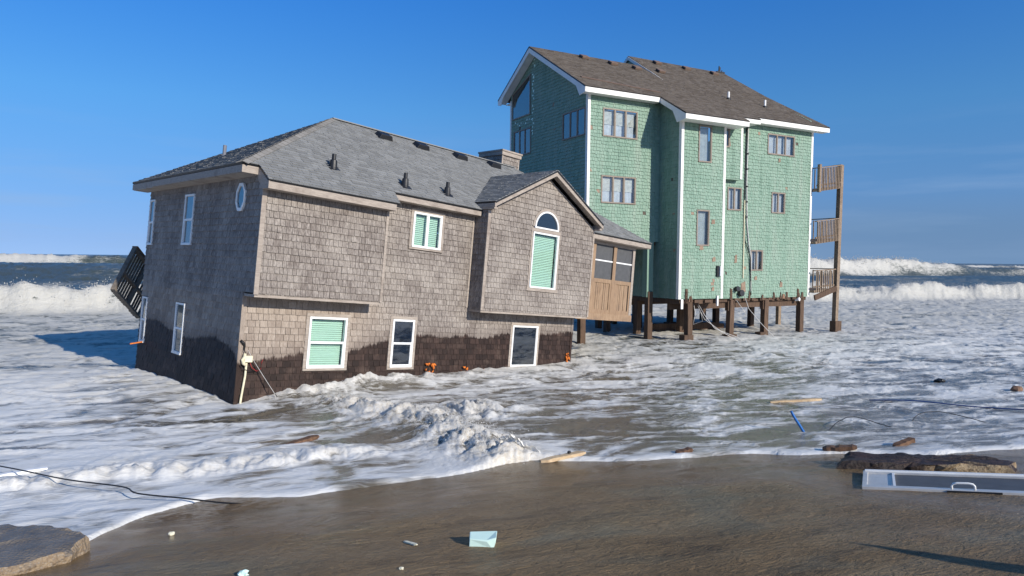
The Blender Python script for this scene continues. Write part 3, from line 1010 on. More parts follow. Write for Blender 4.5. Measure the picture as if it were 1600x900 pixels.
# front wall at ground level, and the flat bay above it
pl_front = Plane((0, 0, 0), A, C_)
fw_win = [(1.69, 2.75, 0.75, 2.035), (4.16, 4.885, 0.745, 2.06), (8.76, 9.94, 0.72, 2.035)]
up_win = (4.55, 5.56, 4.08, 5.06)
polys = [[(0, -1.2), (11.7, -1.2), (11.7, 2.535), (0, 2.535)], [(3.36, 2.535), (6.82, 2.535), (6.82, 5.32), (3.36, 5.32)]]
wl_front = sheet(pl_front, polys, [hole(*w) for w in fw_win + [up_win]]).build('front_wall', M_sheath, grey)
casing = 0.085
hl = [hole(*w, g=casing) for w in fw_win + [up_win]]
mb = clad(pl_front, polys, hl, CH, 0.10, 0.22, seed=4, single=singles)
front_mb = (mb, wl_front)
# jettied upper wall
pl_jet = Plane((0, JET, 0), A, C_)
polys = [[(0.0, 2.5), (3.36, 2.5), (3.36, 5.02), (0.0, 5.02)]]
wl_jet = sheet(pl_jet, polys, []).build('jetty_wall', M_sheath, grey)
mb = clad(pl_jet, polys, [], CH, 0.09, 0.19, seed=5, single=singles)
jet_mb = (mb, wl_jet)
# gabled bay
pl_bay = Plane((0, BAY, 0), A, C_)
bx0, bx1, bapex = 6.82, 11.75, 9.3
polys = [[(bx0, 2.46), (bx1, 2.46), (bx1, 5.47), (bapex, 6.78), (bx0, 5.47)]]
bw = (8.74, 9.95, 3.27, 5.03)
arch_c, arch_y, arch_r = 9.345, 5.2, 0.56
arch_box = (arch_c - arch_r, arch_c + arch_r, arch_y, arch_y + arch_r)
wl_bay = sheet(pl_bay, polys, [hole(*bw)] + [(arch_c - 0.42, arch_c + 0.42, arch_y, arch_y + 0.36)]).build('bay_wall', M_sheath, grey)
mb = clad(pl_bay, polys, [hole(*bw, g=0.07), (arch_c - 0.6, arch_c + 0.6, 5.0, arch_y + 0.14), (arch_c - 0.54, arch_c + 0.54, 5.3, arch_y + 0.34), (arch_c - 0.38, arch_c + 0.38, 5.4, arch_y + 0.53)],
          CH, 0.085, 0.185, seed=6, single=singles)
bay_mb = (mb, wl_bay)
pl_bayside = Plane((bx0, 0, 0), -B_, C_)
polys = [[(0, 2.46), (-BAY, 2.46), (-BAY, 5.47), (0, 5.47)]]
wl_bs = sheet(pl_bayside, polys, []).build('bay_side_wall', M_sheath, grey)
bs_mb = (clad(pl_bayside, polys, [], CH, 0.12, 0.25, seed=8), wl_bs)

# single shingles: the 300 that show largest
cam_loc = GM.inverted() @ Vector((0, 0, 3.4))
def seen(sg):
    pl, xa, xb, yb, yt = sg[:5]
    p = pl.at((xa + xb) / 2, (yb + yt) / 2)
    v = cam_loc - p
    zz = (GM @ p).z
    if zz < 0.2 or abs(v.normalized().dot(pl.n)) < 0.1:
        return 0
    return (xb - xa) * (yt - yb) * v.normalized().dot(pl.n) / v.length_squared
singles.sort(key=seen, reverse=True)
proto = {}
wall_of = {id(m): w for m, w in (left_mb, front_mb, jet_mb, bay_mb, bs_mb)}
def unit_shingle(key):
    if key not in proto:
        d0, tt = 0.022 + 0.004 * key, 0.003
        me = bpy.data.meshes.new('shingle')
        b = 0.0004
        me.from_pydata([(0, 0, d0), (1, 0, d0), (1, 1, tt), (0, 1, tt), (0, 0, b), (1, 0, b), (1, 1, b), (0, 1, b)], [],
                       [(0, 1, 2, 3), (0, 4, 5, 1), (1, 5, 6, 2), (2, 6, 7, 3), (3, 7, 4, 0)])
        me.materials.append(M_cedar)
        proto[key] = me
    return proto[key]
for i, (pl, xa, xb, yb, yt, d0, tt, rv, mbx) in enumerate(singles):
    if i < 300:
        o = bpy.data.objects.new('shingle', unit_shingle(i % 4))
        COL.objects.link(o)
        m = Matrix((pl.ex * (xb - xa), pl.ey * (yt - yb), pl.n)).transposed().to_4x4()
        m.translation = pl.at(xa, yb)
        o.parent = wall_of[id(mbx)]
        o.matrix_local = m
    else:
        put_shingle(mbx, pl, [(xa, yb), (xb, yb), (xb, yt), (xa, yt)], yb, yt, d0, tt, rv)
for mbx, w in (left_mb, front_mb, jet_mb, bay_mb, bs_mb):
    tag(mbx.build('shingle_siding', M_cedar, w), kind='stuff')

# walls nobody sees from the beach, the jetties' undersides
m = MB()
m.span((0.06, DEPTH - 0.06, -1.2), (11.64, DEPTH, 5.3)).span((11.64, 0.065, -1.2), (11.7, DEPTH - 0.06, 2.4))
m.span((11.69, BAY + 0.065, 2.46), (11.75, DEPTH - 0.06, 5.4)).span((3.3, JET + 0.065, 2.5), (3.36, -0.002, 5.05))
m.build('rear_wall', M_cedar, grey)
MB().span((0.0, JET, 2.44), (3.36, -0.003, 2.5)).build('jetty_soffit', M_trim, grey)
MB().span((6.82, BAY, 2.40), (11.75, -0.003, 2.46)).build('jetty_soffit', M_trim, grey)
m = MB().span((0.1, 0.1, 2.3), (11.6, 7.0, 2.4))
m.build('upper_floor', M_dark, grey)

# corner boards
for p, q, mt in (((-0.034, JET - 0.038, 2.5), (0.075, JET + 0.001, 5.02), M_trim), ((-0.034, -0.038, -1.0), (0.075, 0.0, 2.44), M_cedar),
             ((bx0 - 0.036, BAY - 0.038, 2.46), (bx0 + 0.07, BAY, 5.42), M_trim), ((bx1 - 0.06, BAY - 0.036, 2.46), (bx1 + 0.02, BAY, 5.4), M_trim),
             ((3.3, JET - 0.036, 2.5), (3.37, JET, 4.95), M_trim), ((6.72, -0.036, 2.5), (bx0 - 0.04, 0.0, 5.3), M_trim), ((11.62, -0.038, -1.2), (11.72, 0.0, 2.4), M_cedar)):
    MB().span(p, q, 0.7).build('corner_board', mt, grey)

# windows
for w in left_win:
    window(grey, pl_left, *w, M_white, 'hung', M_glassd, fwid=0.05)
window(grey, pl_front, *fw_win[0], M_white, 'hung', M_glass, blind=(0.0, M_blind), trim=(casing, M_trim), label='white double-hung window with mint blind')
window(grey, pl_front, *fw_win[1], M_white, 'hung', M_glassd, trim=(casing, M_trim), label='narrow white double-hung window with dark panes')
window(grey, pl_front, *fw_win[2], M_white, 1, M_glassd, trim=(casing, M_trim), label='white window with one dark pane')
window(grey, pl_front, *up_win, M_white, 2, M_glass, blind=(0.0, M_blind), trim=(casing, M_trim), label='white two-light window with mint blinds')
window(grey, pl_bay, *bw, M_white, 1, M_glass, blind=(0.0, M_blind), fwid=0.05, label='tall white bay window with mint blind')
# arched fanlight over the bay window
def arc(r, n=18):
    return [(arch_c + r * math.cos(math.pi * i / n), arch_y + r * 0.95 * math.sin(math.pi * i / n)) for i in range(n + 1)]
fan = MB()
n = 18
o_, i_ = arc(arch_r), arc(arch_r - 0.055)
for k in range(n):
    fan.prism([pl_bay.at(*p, 0.0) for p in (o_[k], o_[k + 1], i_[k + 1], i_[k])], pl_bay.n * 0.05)
fan.box(pl_bay.at(arch_c - arch_r, arch_y - 0.05, 0), A * arch_r * 2, C_ * 0.05, pl_bay.n * 0.052)
fan_o = fan.build('fanlight', M_white, grey)
MB().prism([pl_bay.at(*p, 0.008) for p in i_], pl_bay.n * 0.004).build('pane', M_glassd, fan_o)
cas = MB()
o_, i_ = arc(arch_r + 0.085), arc(arch_r + 0.004)
for k in range(n):
    cas.prism([pl_bay.at(*p, 0.0) for p in (o_[k], o_[k + 1], i_[k + 1], i_[k])], pl_bay.n * 0.038)
cas.span((8.66, BAY - 0.036, 5.04), (10.03, BAY, 5.145)).span((8.66, BAY - 0.034, 3.2), (8.735, BAY, 5.04)).span((9.955, BAY - 0.034, 3.2), (10.03, BAY, 5.04)).span((8.62, BAY - 0.045, 3.17), (10.07, BAY, 3.265))
cas.build('casing', M_trim, fan_o)
# octagonal window on the shaded side
cx, cy, rx, ry = -0.54, 4.735, 0.24, 0.33
def octa(k):
    return [(cx + k * rx * math.cos(R(22.5 + 45 * i)) * 1.08, cy + k * ry * math.sin(R(22.5 + 45 * i)) * 1.08) for i in range(8)]
m = MB()
o_, i_ = octa(1.0), octa(0.78)
for k in range(8):
    m.prism([pl_left.at(*p, 0.0) for p in (o_[k], o_[(k + 1) % 8], i_[(k + 1) % 8], i_[k])], pl_left.n * 0.06)
oc = m.build('octagonal_window', M_white, grey)
MB().prism([pl_left.at(*p, 0.028) for p in i_], pl_left.n * 0.004).build('pane', M_glassd, oc)

# ---- roof
K = 0.635
EV, EC = -0.35, 5.42
def rz(b):
    return EC + (b - EV) * K
cosk = 1 / math.sqrt(1 + K * K)
def roof_piece(root, pl, polys, mat, h, w0, w1, seed, name='roof_slope', thick=0.05, deckmat=None, tb=0.02):
    d = sheet(pl, polys, [], thick, 0.0).build(name, deckmat or M_black, root)
    s = clad(pl, polys, [], h, w0, w1, jag=0.012, gap=0.006, tb=tb, tt=0.002, seed=seed).build('roof_shingles', mat, d)
    tag(s, kind='stuff')
    return d
pl_roof = Plane((0, EV, EC), A, (0, 1, K))
sl = lambda b: (b - EV) / cosk
RA, RB = 3.8, 11.68
RID = 3.57
roof_piece(grey, pl_roof, [[(-0.45, 0), (15.62, 0), (RB, sl(RID)), (RA, sl(RID))], [(-0.06, sl(-0.9)), (3.46, sl(-0.9)), (3.62, 0), (-0.06, 0)]], M_roofg, 0.14, 0.16, 0.34, 11)
KL = (rz(RID) - EC) / (RA + 0.45)
pl_hip = Plane((-0.45, 0, EC), -B_, (1, 0, KL))
cl_ = 1 / math.sqrt(1 + KL * KL)
roof_piece(grey, pl_hip, [[(0.35, 0), (-7.5, 0), (-RID, (RA + 0.45) / cl_)]], M_roofg, 0.14, 0.16, 0.34, 12)
pl_back = Plane((0, 7.5, EC), -A, (0, -1, K))
roof_piece(grey, pl_back, [[(-15.62, 0), (0.45, 0), (-RA, sl(RID)), (-RB, sl(RID))]], M_roofg, 0.14, 0.25, 0.34, 13)
KR = (rz(RID) - EC) / (15.62 - RB)
pl_hr = Plane((15.62, 0, EC), B_, (-1, 0, KR))
roof_piece(grey, pl_hr, [[(EV, 0), (7.5, 0), (RID, (15.62 - RB) * math.sqrt(1 + KR * KR))]], M_roofg, 0.14, 0.25, 0.34, 14)
# cross gable over the bay
KG = 0.54
RC = 7.03
ea = 2.55
cg = 1 / math.sqrt(1 + KG * KG)
bmeet = lambda a_: (RC - KG * abs(a_ - bapex) - EC) / K + EV
for sgn in (-1, 1):
    ev_a = bapex + sgn * ea
    # x runs along the ridge, y up the slope
    if sgn < 0:
        pl = Plane((ev_a, 0, RC - KG * ea), -B_, (1, 0, KG))
        poly = [(0.92, 0), (0.92, ea / cg), (-bmeet(bapex), ea / cg), (-bmeet(ev_a), 0)]
    else:
        pl = Plane((ev_a, 0, RC - KG * ea), B_, (-1, 0, KG))
        poly = [(-0.92, 0), (-0.92, ea / cg), (bmeet(bapex), ea / cg), (bmeet(ev_a), 0)]
    roof_piece(grey, pl, [poly], M_roofg, 0.14, 0.16, 0.34, 15 + sgn, 'gable_slope')
# fascias, rakes, soffits
m = MB()
m.box((-0.05, -0.885, 4.87), A * 3.42, B_ * 0.03, C_ * 0.155)
fa1 = m.build('fascia', M_trim, grey)
m = MB().box((3.5, -0.335, 5.235), A * 3.25, B_ * 0.03, C_ * 0.13)
m.build('fascia', M_trim, grey)
m = MB().box((11.98, -0.335, 5.22), A * 3.62, B_ * 0.03, C_ * 0.145)
m.build('fascia', M_trim, grey)
m = MB().box((-0.435, -0.335, 5.2), A * 0.38, B_ * 0.03, C_ * 0.165)
m.build('fascia', M_trim, grey)
m = MB().box((-0.435, -0.3, 5.2), A * 0.03, B_ * 7.8, C_ * 0.165)
m.build('fascia', M_trim, grey)
m = MB().box((15.57, -0.3, 5.22), A * 0.03, B_ * 7.8, C_ * 0.145)
m.build('fascia', M_trim, grey)
m = MB()   # slanted end board where the jetty roof runs lower
m.prism([(-0.055, -0.9, 4.87), (-0.055, -0.9, 5.02), (-0.055, -0.33, 5.385), (-0.055, -0.33, 5.12), (-0.055, -0.56, 4.87)], A * 0.04)
m.build('rake_board', M_trim, grey)
m = MB()
m.span((-0.4, -0.3, 5.19), (-0.002, 7.5, 5.2)).span((0.0, -0.855, 4.865), (3.4, JET - 0.002, 4.88)).span((3.38, -0.305, 5.23), (6.8, -0.003, 5.245)).span((11.78, -0.305, 5.2), (15.57, 7.4, 5.215))
m.build('soffit', M_trim, grey)
for sgn in (-1, 1):
    e = Vector((bapex + sgn * ea, -0.9, RC - KG * ea))
    ap = Vector((bapex, -0.9, RC))
    m = MB()
    dn_ = C_ * -0.165
    m.prism([ap - C_ * 0.035, e - C_ * 0.035, e + dn_, ap + dn_ - C_ * 0.015], B_ * 0.032)
    m.build('rake_board', M_trim, grey)
    m = MB()
    m.prism([ap + dn_ + C_ * 0.07 + B_ * 0.034, e + dn_ + C_ * 0.07 + B_ * 0.034, e + dn_ + C_ * 0.07 + B_ * 0.31, ap + dn_ + C_ * 0.07 + B_ * 0.31], C_ * 0.012)
    # boxed return at the eave
    m.box((min(e.x, bapex + sgn * 2.45), -0.868, e.z - 0.165), A * 0.1, B_ * (0.868 if sgn < 0 else 1.0), C_ * 0.115)
    m.box((bapex - 2.54 if sgn < 0 else bapex + 2.4, -0.865, 5.44), A * 0.14, B_ * 0.86, C_ * 0.05)
    m.build('gable_soffit', M_trim, grey)
# hip caps
m = None
h0, h1 = Vector((-0.45, EV, EC)), Vector((RA, RID, rz(RID)))
hd = (h1 - h0).normalized()
side = Vector((1, -1, 0)).normalized()
nhip = 26
for i in range(nhip):
    p = h0 + (h1 - h0) * (i / nhip)
    q = p + hd * ((h1 - h0).length / nhip + 0.05)
    m = MB()
    up = C_ * (0.024)
    for sg, nn in ((1, pl_roof.n), (-1, pl_hip.n)):
        dr = hd.cross(nn).normalized() * sg
        if dr.dot(side) * sg < 0:
            dr = -dr
        m.add([p + nn * 0.034, q + nn * 0.02, q + nn * 0.02 + dr * 0.15, p + nn * 0.034 + dr * 0.15], [(0, 1, 2, 3) if (q - p).cross(dr).dot(nn) > 0 else (3, 2, 1, 0)], random.random())
        m.add([p + nn * 0.034, p + nn * 0.034 + dr * 0.15, p + dr * 0.15 + nn * 0.014, p + nn * 0.014], [(0, 1, 2, 3)], 0)
    m.build('hip_cap', M_cap, grey)
m = MB()
m.bar((RA, RID, rz(RID) + 0.012), (RB, RID, rz(RID) + 0.012), 0.2, 0.03)
m.build('ridge_cap', M_roofg, grey)

# ridge vents and pipes
for a_, b_ in ((5.42, 3.12), (6.9, 3.12), (8.6, 3.12), (10.3, 3.2)):
    z0 = rz(b_)
    m = MB()
    s = Vector((0, cosk, K * cosk))
    nn = pl_roof.n
    c0 = Vector((a_, b_, z0)) + nn * 0.01
    base = [c0 + A * x + s * y for x, y in ((-0.26, -0.17), (0.26, -0.17), (0.26, 0.2), (-0.26, 0.2))]
    topv = [c0 + A * x + s * y + nn * h for x, y, h in ((-0.2, -0.13, 0.15), (0.2, -0.13, 0.15), (0.2, 0.17, 0.11), (-0.2, 0.17, 0.11))]
    m.add(base + topv, [(4, 5, 6, 7), (0, 1, 5, 4), (1, 2, 6, 5), (2, 3, 7, 6), (3, 0, 4, 7)])
    m.build('roof_vent', M_black, grey, bevel=0.012)
for a_, b_ in ((2.14, 0.28), (4.27, 0.12), (5.79, 0.15)):
    p = Vector((a_, b_, rz(b_)))
    m = MB()
    m.box(p - A * 0.15 - Vector((0, cosk, K * cosk)) * 0.17 + pl_roof.n * 0.008, A * 0.3, Vector((0, cosk, K * cosk)) * 0.34, pl_roof.n * 0.012)
    m.tube([p - C_ * 0.05, p + C_ * 0.02, p + C_ * 0.1, p + C_ * 0.2, p + C_ * 0.22, p + C_ * 0.36], [0.1, 0.1, 0.095, 0.085, 0.055, 0.055], 12)
    m.build('pipe_vent', M_black, grey)
pz = EC + (1.0 + 0.45) * KL
MB().tube([(1.0, 4.42, pz - 0.06), (1.0, 4.42, pz + 0.3)], 0.05, 10).build('pipe_vent', M_pvc, grey)
# chimney chase
m = MB()
cx0, cx1, cy0, cy1 = 11.06, 11.99, 3.6, 4.85
m.span((cx0 + 0.03, cy0 + 0.03, 7.2), (cx1 - 0.03, cy1 - 0.03, 8.32))
chim = m.build('chimney', M_sheath, grey)
mm = MB()
for pl, w in ((Plane((cx0 + 0.03, cy0 + 0.03, 7.2), A, C_), cx1 - cx0 - 0.06), (Plane((cx0 + 0.03, cy1 - 0.03, 7.2), -B_, C_), cy1 - cy0 - 0.06)):
    clad(pl, [[(0, 0.4), (w, 0.4), (w, 1.12), (0, 1.12)]], [], CH, 0.1, 0.22, seed=19, mb=mm)
tag(mm.build('shingle_siding', M_cedar, chim), kind='stuff')
m = MB()
m.span((cx0 - 0.05, cy0 - 0.05, 8.3), (cx1 + 0.05, cy1 + 0.05, 8.44)).span((cx0 - 0.08, cy0 - 0.08, 8.44), (cx1 + 0.08, cy1 + 0.08, 8.5))
m.span((cx0 + 0.0, cy0 - 0.002, 7.5), (cx0 + 0.06, cy0 + 0.05, 8.3)).span((cx1 - 0.06, cy0 - 0.002, 7.5), (cx1, cy0 + 0.05, 8.3))
m.build('chimney_cap', M_trim, chim)

# ---- screened porch at the far end
PB = 0.0
pz0, pz1 = 2.62, 5.22
m = MB().span((11.78, PB - 0.05, 2.36), (15.08, PB + 0.06, 2.6))
m.build('porch_beam', M_porch, grey)
m = MB().span((11.78, PB + 0.06, 2.52), (15.05, 6.9, 2.6))
m.build('porch_floor', M_olddeck, grey)
for a0, a1 in ((12.42, 12.66), (13.72, 13.9), (14.92, 15.06)):
    MB().span((a0, PB - 0.02, 2.6), (a1, PB + 0.1, pz1)).build('porch_post', M_porch if a0 < 14 else M_trim, grey)
MB().span((11.78, PB - 0.025, 5.1), (15.06, PB + 0.1, 5.22)).build('porch_header', M_trim, grey)
for a0, a1 in ((12.66, 13.72), (13.9, 14.92)):
    m = MB()
    m.span((a0, PB - 0.01, 3.72), (a1, PB + 0.08, 3.86)).span((a0, PB - 0.01, 2.6), (a1, PB + 0.08, 2.74))
    m.span((a0, PB - 0.008, 2.74), (a0 + 0.1, PB + 0.07, 3.72)).span((a1 - 0.1, PB - 0.008, 2.74), (a1, PB + 0.07, 3.72))
    fr = m.build('porch_panel', M_porch, grey)
    x = a0 + 0.1
    while x < a1 - 0.16:
        w = random.uniform(0.1, 0.15)
        MB().span((x + 0.006, PB + 0.012 + random.uniform(0, 0.012), 2.74), (min(x + w, a1 - 0.1) - 0.006, PB + 0.05, 3.72), random.random()).build('board', M_porch, fr)
        x += w
    sc = MB().span((a0 + 0.02, PB + 0.03, 3.86), (a1 - 0.02, PB + 0.036, 5.1)).build('screen', M_screen, grey)
    MB().span((a0, PB + 0.012, 4.50), (a1, PB + 0.045, 4.55)).build('screen_bar', M_white, sc)
# porch far sides
m = MB()
m.span((14.98, 0.1, 2.6), (15.05, 6.9, 3.8)).span((14.98, 3.0, 3.8), (15.05, 3.15, 5.2)).span((14.98, 6.75, 3.8), (15.05, 6.9, 5.2))
m.build('porch_side', M_trim, grey)

# ---- meter box, conduit and torn wires at the front corner
p0 = Vector((0.175, -0.04, 0.0))
m = MB()
m.box((0.10, -0.13, 0.92), A * 0.19, B_ * 0.09, C_ * 0.15)
bxo = m.build('electric_box', M_cream, grey, bevel=0.012)
MB().tube([(0.12, -0.09, 1.12), (0.1, -0.1, 1.05), (0.06, -0.1, 0.98), (0.09, -0.1, 0.9), (0.15, -0.1, 0.84)], [0.03, 0.042, 0.038, 0.042, 0.028], 8).build('elbow', M_cream, bxo, True)
MB().tube([(0.17, -0.075, 0.9), (0.165, -0.075, 0.6), (0.11, -0.085, 0.1), (0.08, -0.09, -0.35)], 0.026, 9).build('conduit', M_cream, bxo, True)
MB().tube([(0.0, -0.05, 1.42), (0.06, -0.08, 1.36), (0.1, -0.06, 1.3), (0.09, -0.09, 1.2), (0.14, -0.09, 1.08)], [0.03, 0.035, 0.025, 0.014, 0.012], 6).build('cable', M_rubber, bxo, True)
for pts, rr_, mt in (([(0.17, -0.1, 1.2), (0.3, -0.13, 0.98), (0.55, -0.2, 0.6), (0.8, -0.3, 0.22), (0.95, -0.36, -0.2)], 0.006, M_wire),
                     ([(0.3, -0.08, 1.0), (0.6, -0.2, 0.55), (0.78, -0.28, 0.25), (1.02, -0.36, -0.05), (1.1, -0.4, -0.25)], 0.008, M_rubber),
                     ([(0.24, -0.07, 0.95), (0.3, -0.08, 0.8), (0.42, -0.09, 0.71), (0.53, -0.07, 0.76), (0.55, -0.05, 0.92), (0.58, -0.04, 0.98)], 0.008, M_redwire),
                     ([(0.02, -0.06, 0.85), (0.1, -0.1, 0.76), (0.25, -0.11, 0.72), (0.4, -0.06, 0.7)], 0.009, M_rubber)):
    MB().tube(pts, rr_, 5).build('cable', mt, bxo, True)
# clumps of orange insulation pushed out at the foot of the wall
def tuft(a_, c_, s, k):
    rn = random.Random(k)
    m = MB()
    for j in range(5):
        p = Vector((a_ + rn.uniform(-0.09, 0.09) * s * 2, -0.02 - rn.uniform(0, 0.05), c_ + rn.uniform(-0.12, 0.14) * s * 2))
        pts = [p]
        for q in range(4):
            pts.append(pts[-1] + Vector((rn.uniform(-0.07, 0.07), -rn.uniform(0.0, 0.03), rn.uniform(-0.09, 0.05))) * s * 1.6)
        m.tube(pts, [0.02 * s, 0.045 * s, 0.055 * s, 0.04 * s, 0.012 * s], 7)
    m.build('insulation_clump', M_orange, grey, True)
for i, (a_, c_, s) in enumerate(((5.5, 0.72, 0.6), (5.42, 0.58, 0.5), (6.81, 0.6, 0.6), (7.45, 0.55, 0.45), (7.7, 0.58, 0.35), (11.5, 0.95, 0.6), (11.47, 1.12, 0.4))):
    tuft(a_, c_, s, 50 + i)
m = MB().bar((-0.02, 6.6, 0.70), (-0.34, 6.72, 0.62), 0.09, 0.035)
m.build('broken_lath', M_orange, grey)

# ================================================================== the green house on piles
U, Vv, Z = Vector((1, 0, 0)), Vector((0, 1, 0)), Vector((0, 0, 1))
GH = 0.145
BASE = 1.72
def gwall(name, pl, polys, wins, seed, pad=0.06, jag=0.022):
    w = sheet(pl, polys, [hole(*x) for x in wins], 0.08).build(name, M_sheath, green)
    s = clad(pl, polys, [hole(*x, g=0.01) for x in wins], GH, 0.09, 0.2, jag=jag, gap=0.010, tb=0.028, tt=0.003, seed=seed, missing=0.0008).build('shingle_siding', M_mint, w)
    tag(s, kind='stuff')
    return w
U0, V1, U1, V2, U2, V4, U4 = 16.34, 24.2, 20.19, 22.8, 22.7, 23.3, 28.97
VB = 31.1
# recessed sunny wall over the open carport
pl1 = Plane((0, V1, 0), U, Z)
w1 = [(17.07, 18.9, 8.6, 9.8), (17.03, 18.86, 5.8, 6.97)]
gwall('front_wall', pl1, [[(U0, 4.2), (U1, 4.2), (U1, 10.35), (U0, 10.35)]], w1, 31)
# shaded gable wall (x = -v)
plL = Plane((U0, 0, 0), -Vv, Z)
AP_V, AP_Z, KS = 28.5, 13.28, 0.59
def slope_z(v):
    return 10.48 + (v - 23.75) * KS
wL = [(-30.72, -29.0, 8.45, 9.7), (-26.15, -24.36, 8.62, 9.79)]
trap = [(-30.88, 10.3), (-29.06, 10.3), (-29.06, 12.22), (-30.88, 11.55)]
gwall('gable_wall', plL, [[(-VB, 4.2), (-V1, 4.2), (-V1, slope_z(V1) - 0.06), (-AP_V, AP_Z - 0.08), (-VB, slope_z(V1) + 0.9)]], wL + [(-30.8, -29.1, 10.32, 11.5)], 32)
# return wall and the shaded wall beside the carport
plR = Plane((U1, 0, 0), -Vv, Z)
gwall('return_wall', plR, [[(-VB, BASE), (-V2, BASE), (-V2, 4.2), (-VB, 4.2)], [(-V1 - 0.05, 4.2), (-V2, 4.2), (-V2, 9.5), (-V1 - 0.05, 10.4)]], [], 33)
# projecting sunny wall
pl2 = Plane((0, V2, 0), U, Z)
w2 = [(21.12, 21.88, 7.66, 9.24), (21.1, 21.84, 4.04, 5.6)]
gwall('projecting_wall', pl2, [[(U1, BASE), (U2, BASE), (U2, 9.66), (U1, 9.66)]], w2, 34)
# small jetty
pl3 = Plane((0, 23.0, 0), U, Z)
w3 = [(22.76, 23.14, 8.47, 9.5)]
gwall('jetty_wall', pl3, [[(22.72, 7.12), (23.92, 7.12), (23.92, 9.86), (22.72, 9.86)]], w3, 35)
MB().span((22.72, 23.0, 7.06), (23.92, V4 - 0.002, 7.12)).span((23.86, 23.08, 7.12), (23.92, V4 - 0.002, 9.86)).build('jetty_soffit', M_mint, green)
# main sunny wall
pl4 = Plane((0, V4, 0), U, Z)
w4 = [(25.86, 27.68, 8.43, 9.4), (26.21, 27.12, 5.68, 6.67), (24.92, 25.72, 2.95, 3.91), (23.38, 24.25, 5.71, 6.75)]
gwall('main_wall', pl4, [[(U2, BASE - 0.05), (U4, BASE - 0.05), (U4, 10.1), (U2, 10.1)]], w4, 36)
# unseen walls, floors
m = MB()
m.span((U4 - 0.08, V4 + 0.085, BASE), (U4, VB, 10.3)).prism([(U4 - 0.08, V4 + 0.09, 10.3), (U4, V4 + 0.09, 10.3), (U4, 29.6, 13.8), (U4 - 0.08, 29.6, 13.8)], Vv * 0.05)
m.span((U0 + 0.085, VB, 4.2), (U4, VB + 0.08, 11.5)).span((U2 - 0.08, V2 + 0.085, BASE), (U2, V4 - 0.002, 9.7))
m.build('rear_wall', M_mint, green)
m = MB()
m.span((U1 + 0.05, V2 + 0.09, BASE - 0.22), (U2 - 0.05, VB, BASE - 0.02)).span((U2 - 0.05, V4 + 0.09, BASE - 0.22), (U4 - 0.06, VB, BASE - 0.02))
m.span((U0 + 0.09, V1 + 0.09, 4.05), (U1 - 0.09, VB, 4.18))
m.build('floor_frame', M_pile, green)
MB().span((U1 + 0.1, V4 + 0.3, 4.3), (U4 - 0.1, VB, 4.45)).span((U0 + 0.1, V1 + 0.3, 7.3), (U4 - 0.1, VB - 0.1, 7.45)).build('upper_floor', M_dark, green)
# ragged ends of torn boards along the foot of the walls
rn = random.Random(5)
for i in range(17):
    x = rn.choice([rn.uniform(20.3, 20.9), rn.uniform(22.8, 28.8), rn.uniform(25.5, 28.8)])
    v = V2 if x < U2 else V4
    h = rn.uniform(0.1, 0.5)
    w = rn.uniform(0.06, 0.2)
    MB().prism([(x, v - 0.035, BASE - 0.12), (x + w, v - 0.035, BASE - 0.12), (x + w * rn.uniform(0.5, 1), v - 0.035, BASE + h * rn.uniform(0.6, 1)), (x + w * rn.uniform(0, 0.4), v - 0.035, BASE + h)], Vv * -0.02, rn.random()).build('torn_board', M_pile if rn.random() < 0.75 else M_rust, green)
for x in [24.0 + 0.55 * i for i in range(9)] + [20.25, 20.6, 21.1, 21.7, 22.3]:
    v = V2 if x < U2 else V4
    MB().span((x, v - 0.012, BASE - 0.17), (x + rn.uniform(0.2, 0.45), v + 0.06, BASE - 0.052 + rn.uniform(0, 0.02)), rn.random()).build('torn_board', M_pile, green)
# patches where shingles are gone
for x, z, w, h in ((23.9, 3.3, 0.16, 0.4), (24.35, 1.95, 0.3, 0.5), (21.95, 5.0, 0.22, 0.22), (21.3, 3.85, 0.22, 0.24), (22.05, 3.35, 0.2, 0.22), (22.05, 2.05, 0.16, 0.2), (25.2, 2.5, 0.18, 0.2), (24.5, 3.0, 0.14, 0.16), (26.6, 8.1, 0.14, 0.2), (26.9, 2.15, 0.2, 0.26)):
    v = V2 if x < U2 else V4
    MB().prism([(x, v - 0.03, z), (x + w, v - 0.03, z + 0.02), (x + w * 0.9, v - 0.03, z + h), (x + 0.02, v - 0.03, z + h * 0.85)], Vv * -0.006, rn.random()).build('bare_patch', M_patch, green)

# windows
for w in w1:
    window(green, pl1, *w, M_sash, 3, M_glass, blind=(0.45, M_curtain), curtain=plain('grey_curtain', (0.50, 0.51, 0.57), 0.85))
for w in wL:
    window(green, plL, *w, M_sash, 3, M_glassd)
for w in w2:
    window(green, pl2, *w, M_sash, 1, M_glass, curtain=plain('slate_curtain', (0.36, 0.38, 0.41), 0.85))
window(green, pl3, *w3[0], M_sash, 1, M_glass, curtain=M_curtain)
for i, w in enumerate(w4):
    window(green, pl4, *w, M_sash, 3 if i == 0 else 2, M_glass, curtain=plain('grey_drape', (0.45, 0.45, 0.50), 0.85))
# slanted window in the gable
m = MB()
cxm, cym = sum(p[0] for p in trap) / 4, sum(p[1] for p in trap) / 4
inn = [(cxm + (p[0] - cxm) * 0.93, cym + (p[1] - cym) * 0.93) for p in trap]
for k in range(4):
    m.prism([plL.at(*p, 0.0) for p in (trap[k], trap[(k + 1) % 4], inn[(k + 1) % 4], inn[k])], plL.n * 0.06)
tw = m.build('slanted_window', M_sash, green)
MB().prism([plL.at(*p, 0.035) for p in inn], plL.n * 0.004).build('pane', M_glassd, tw)
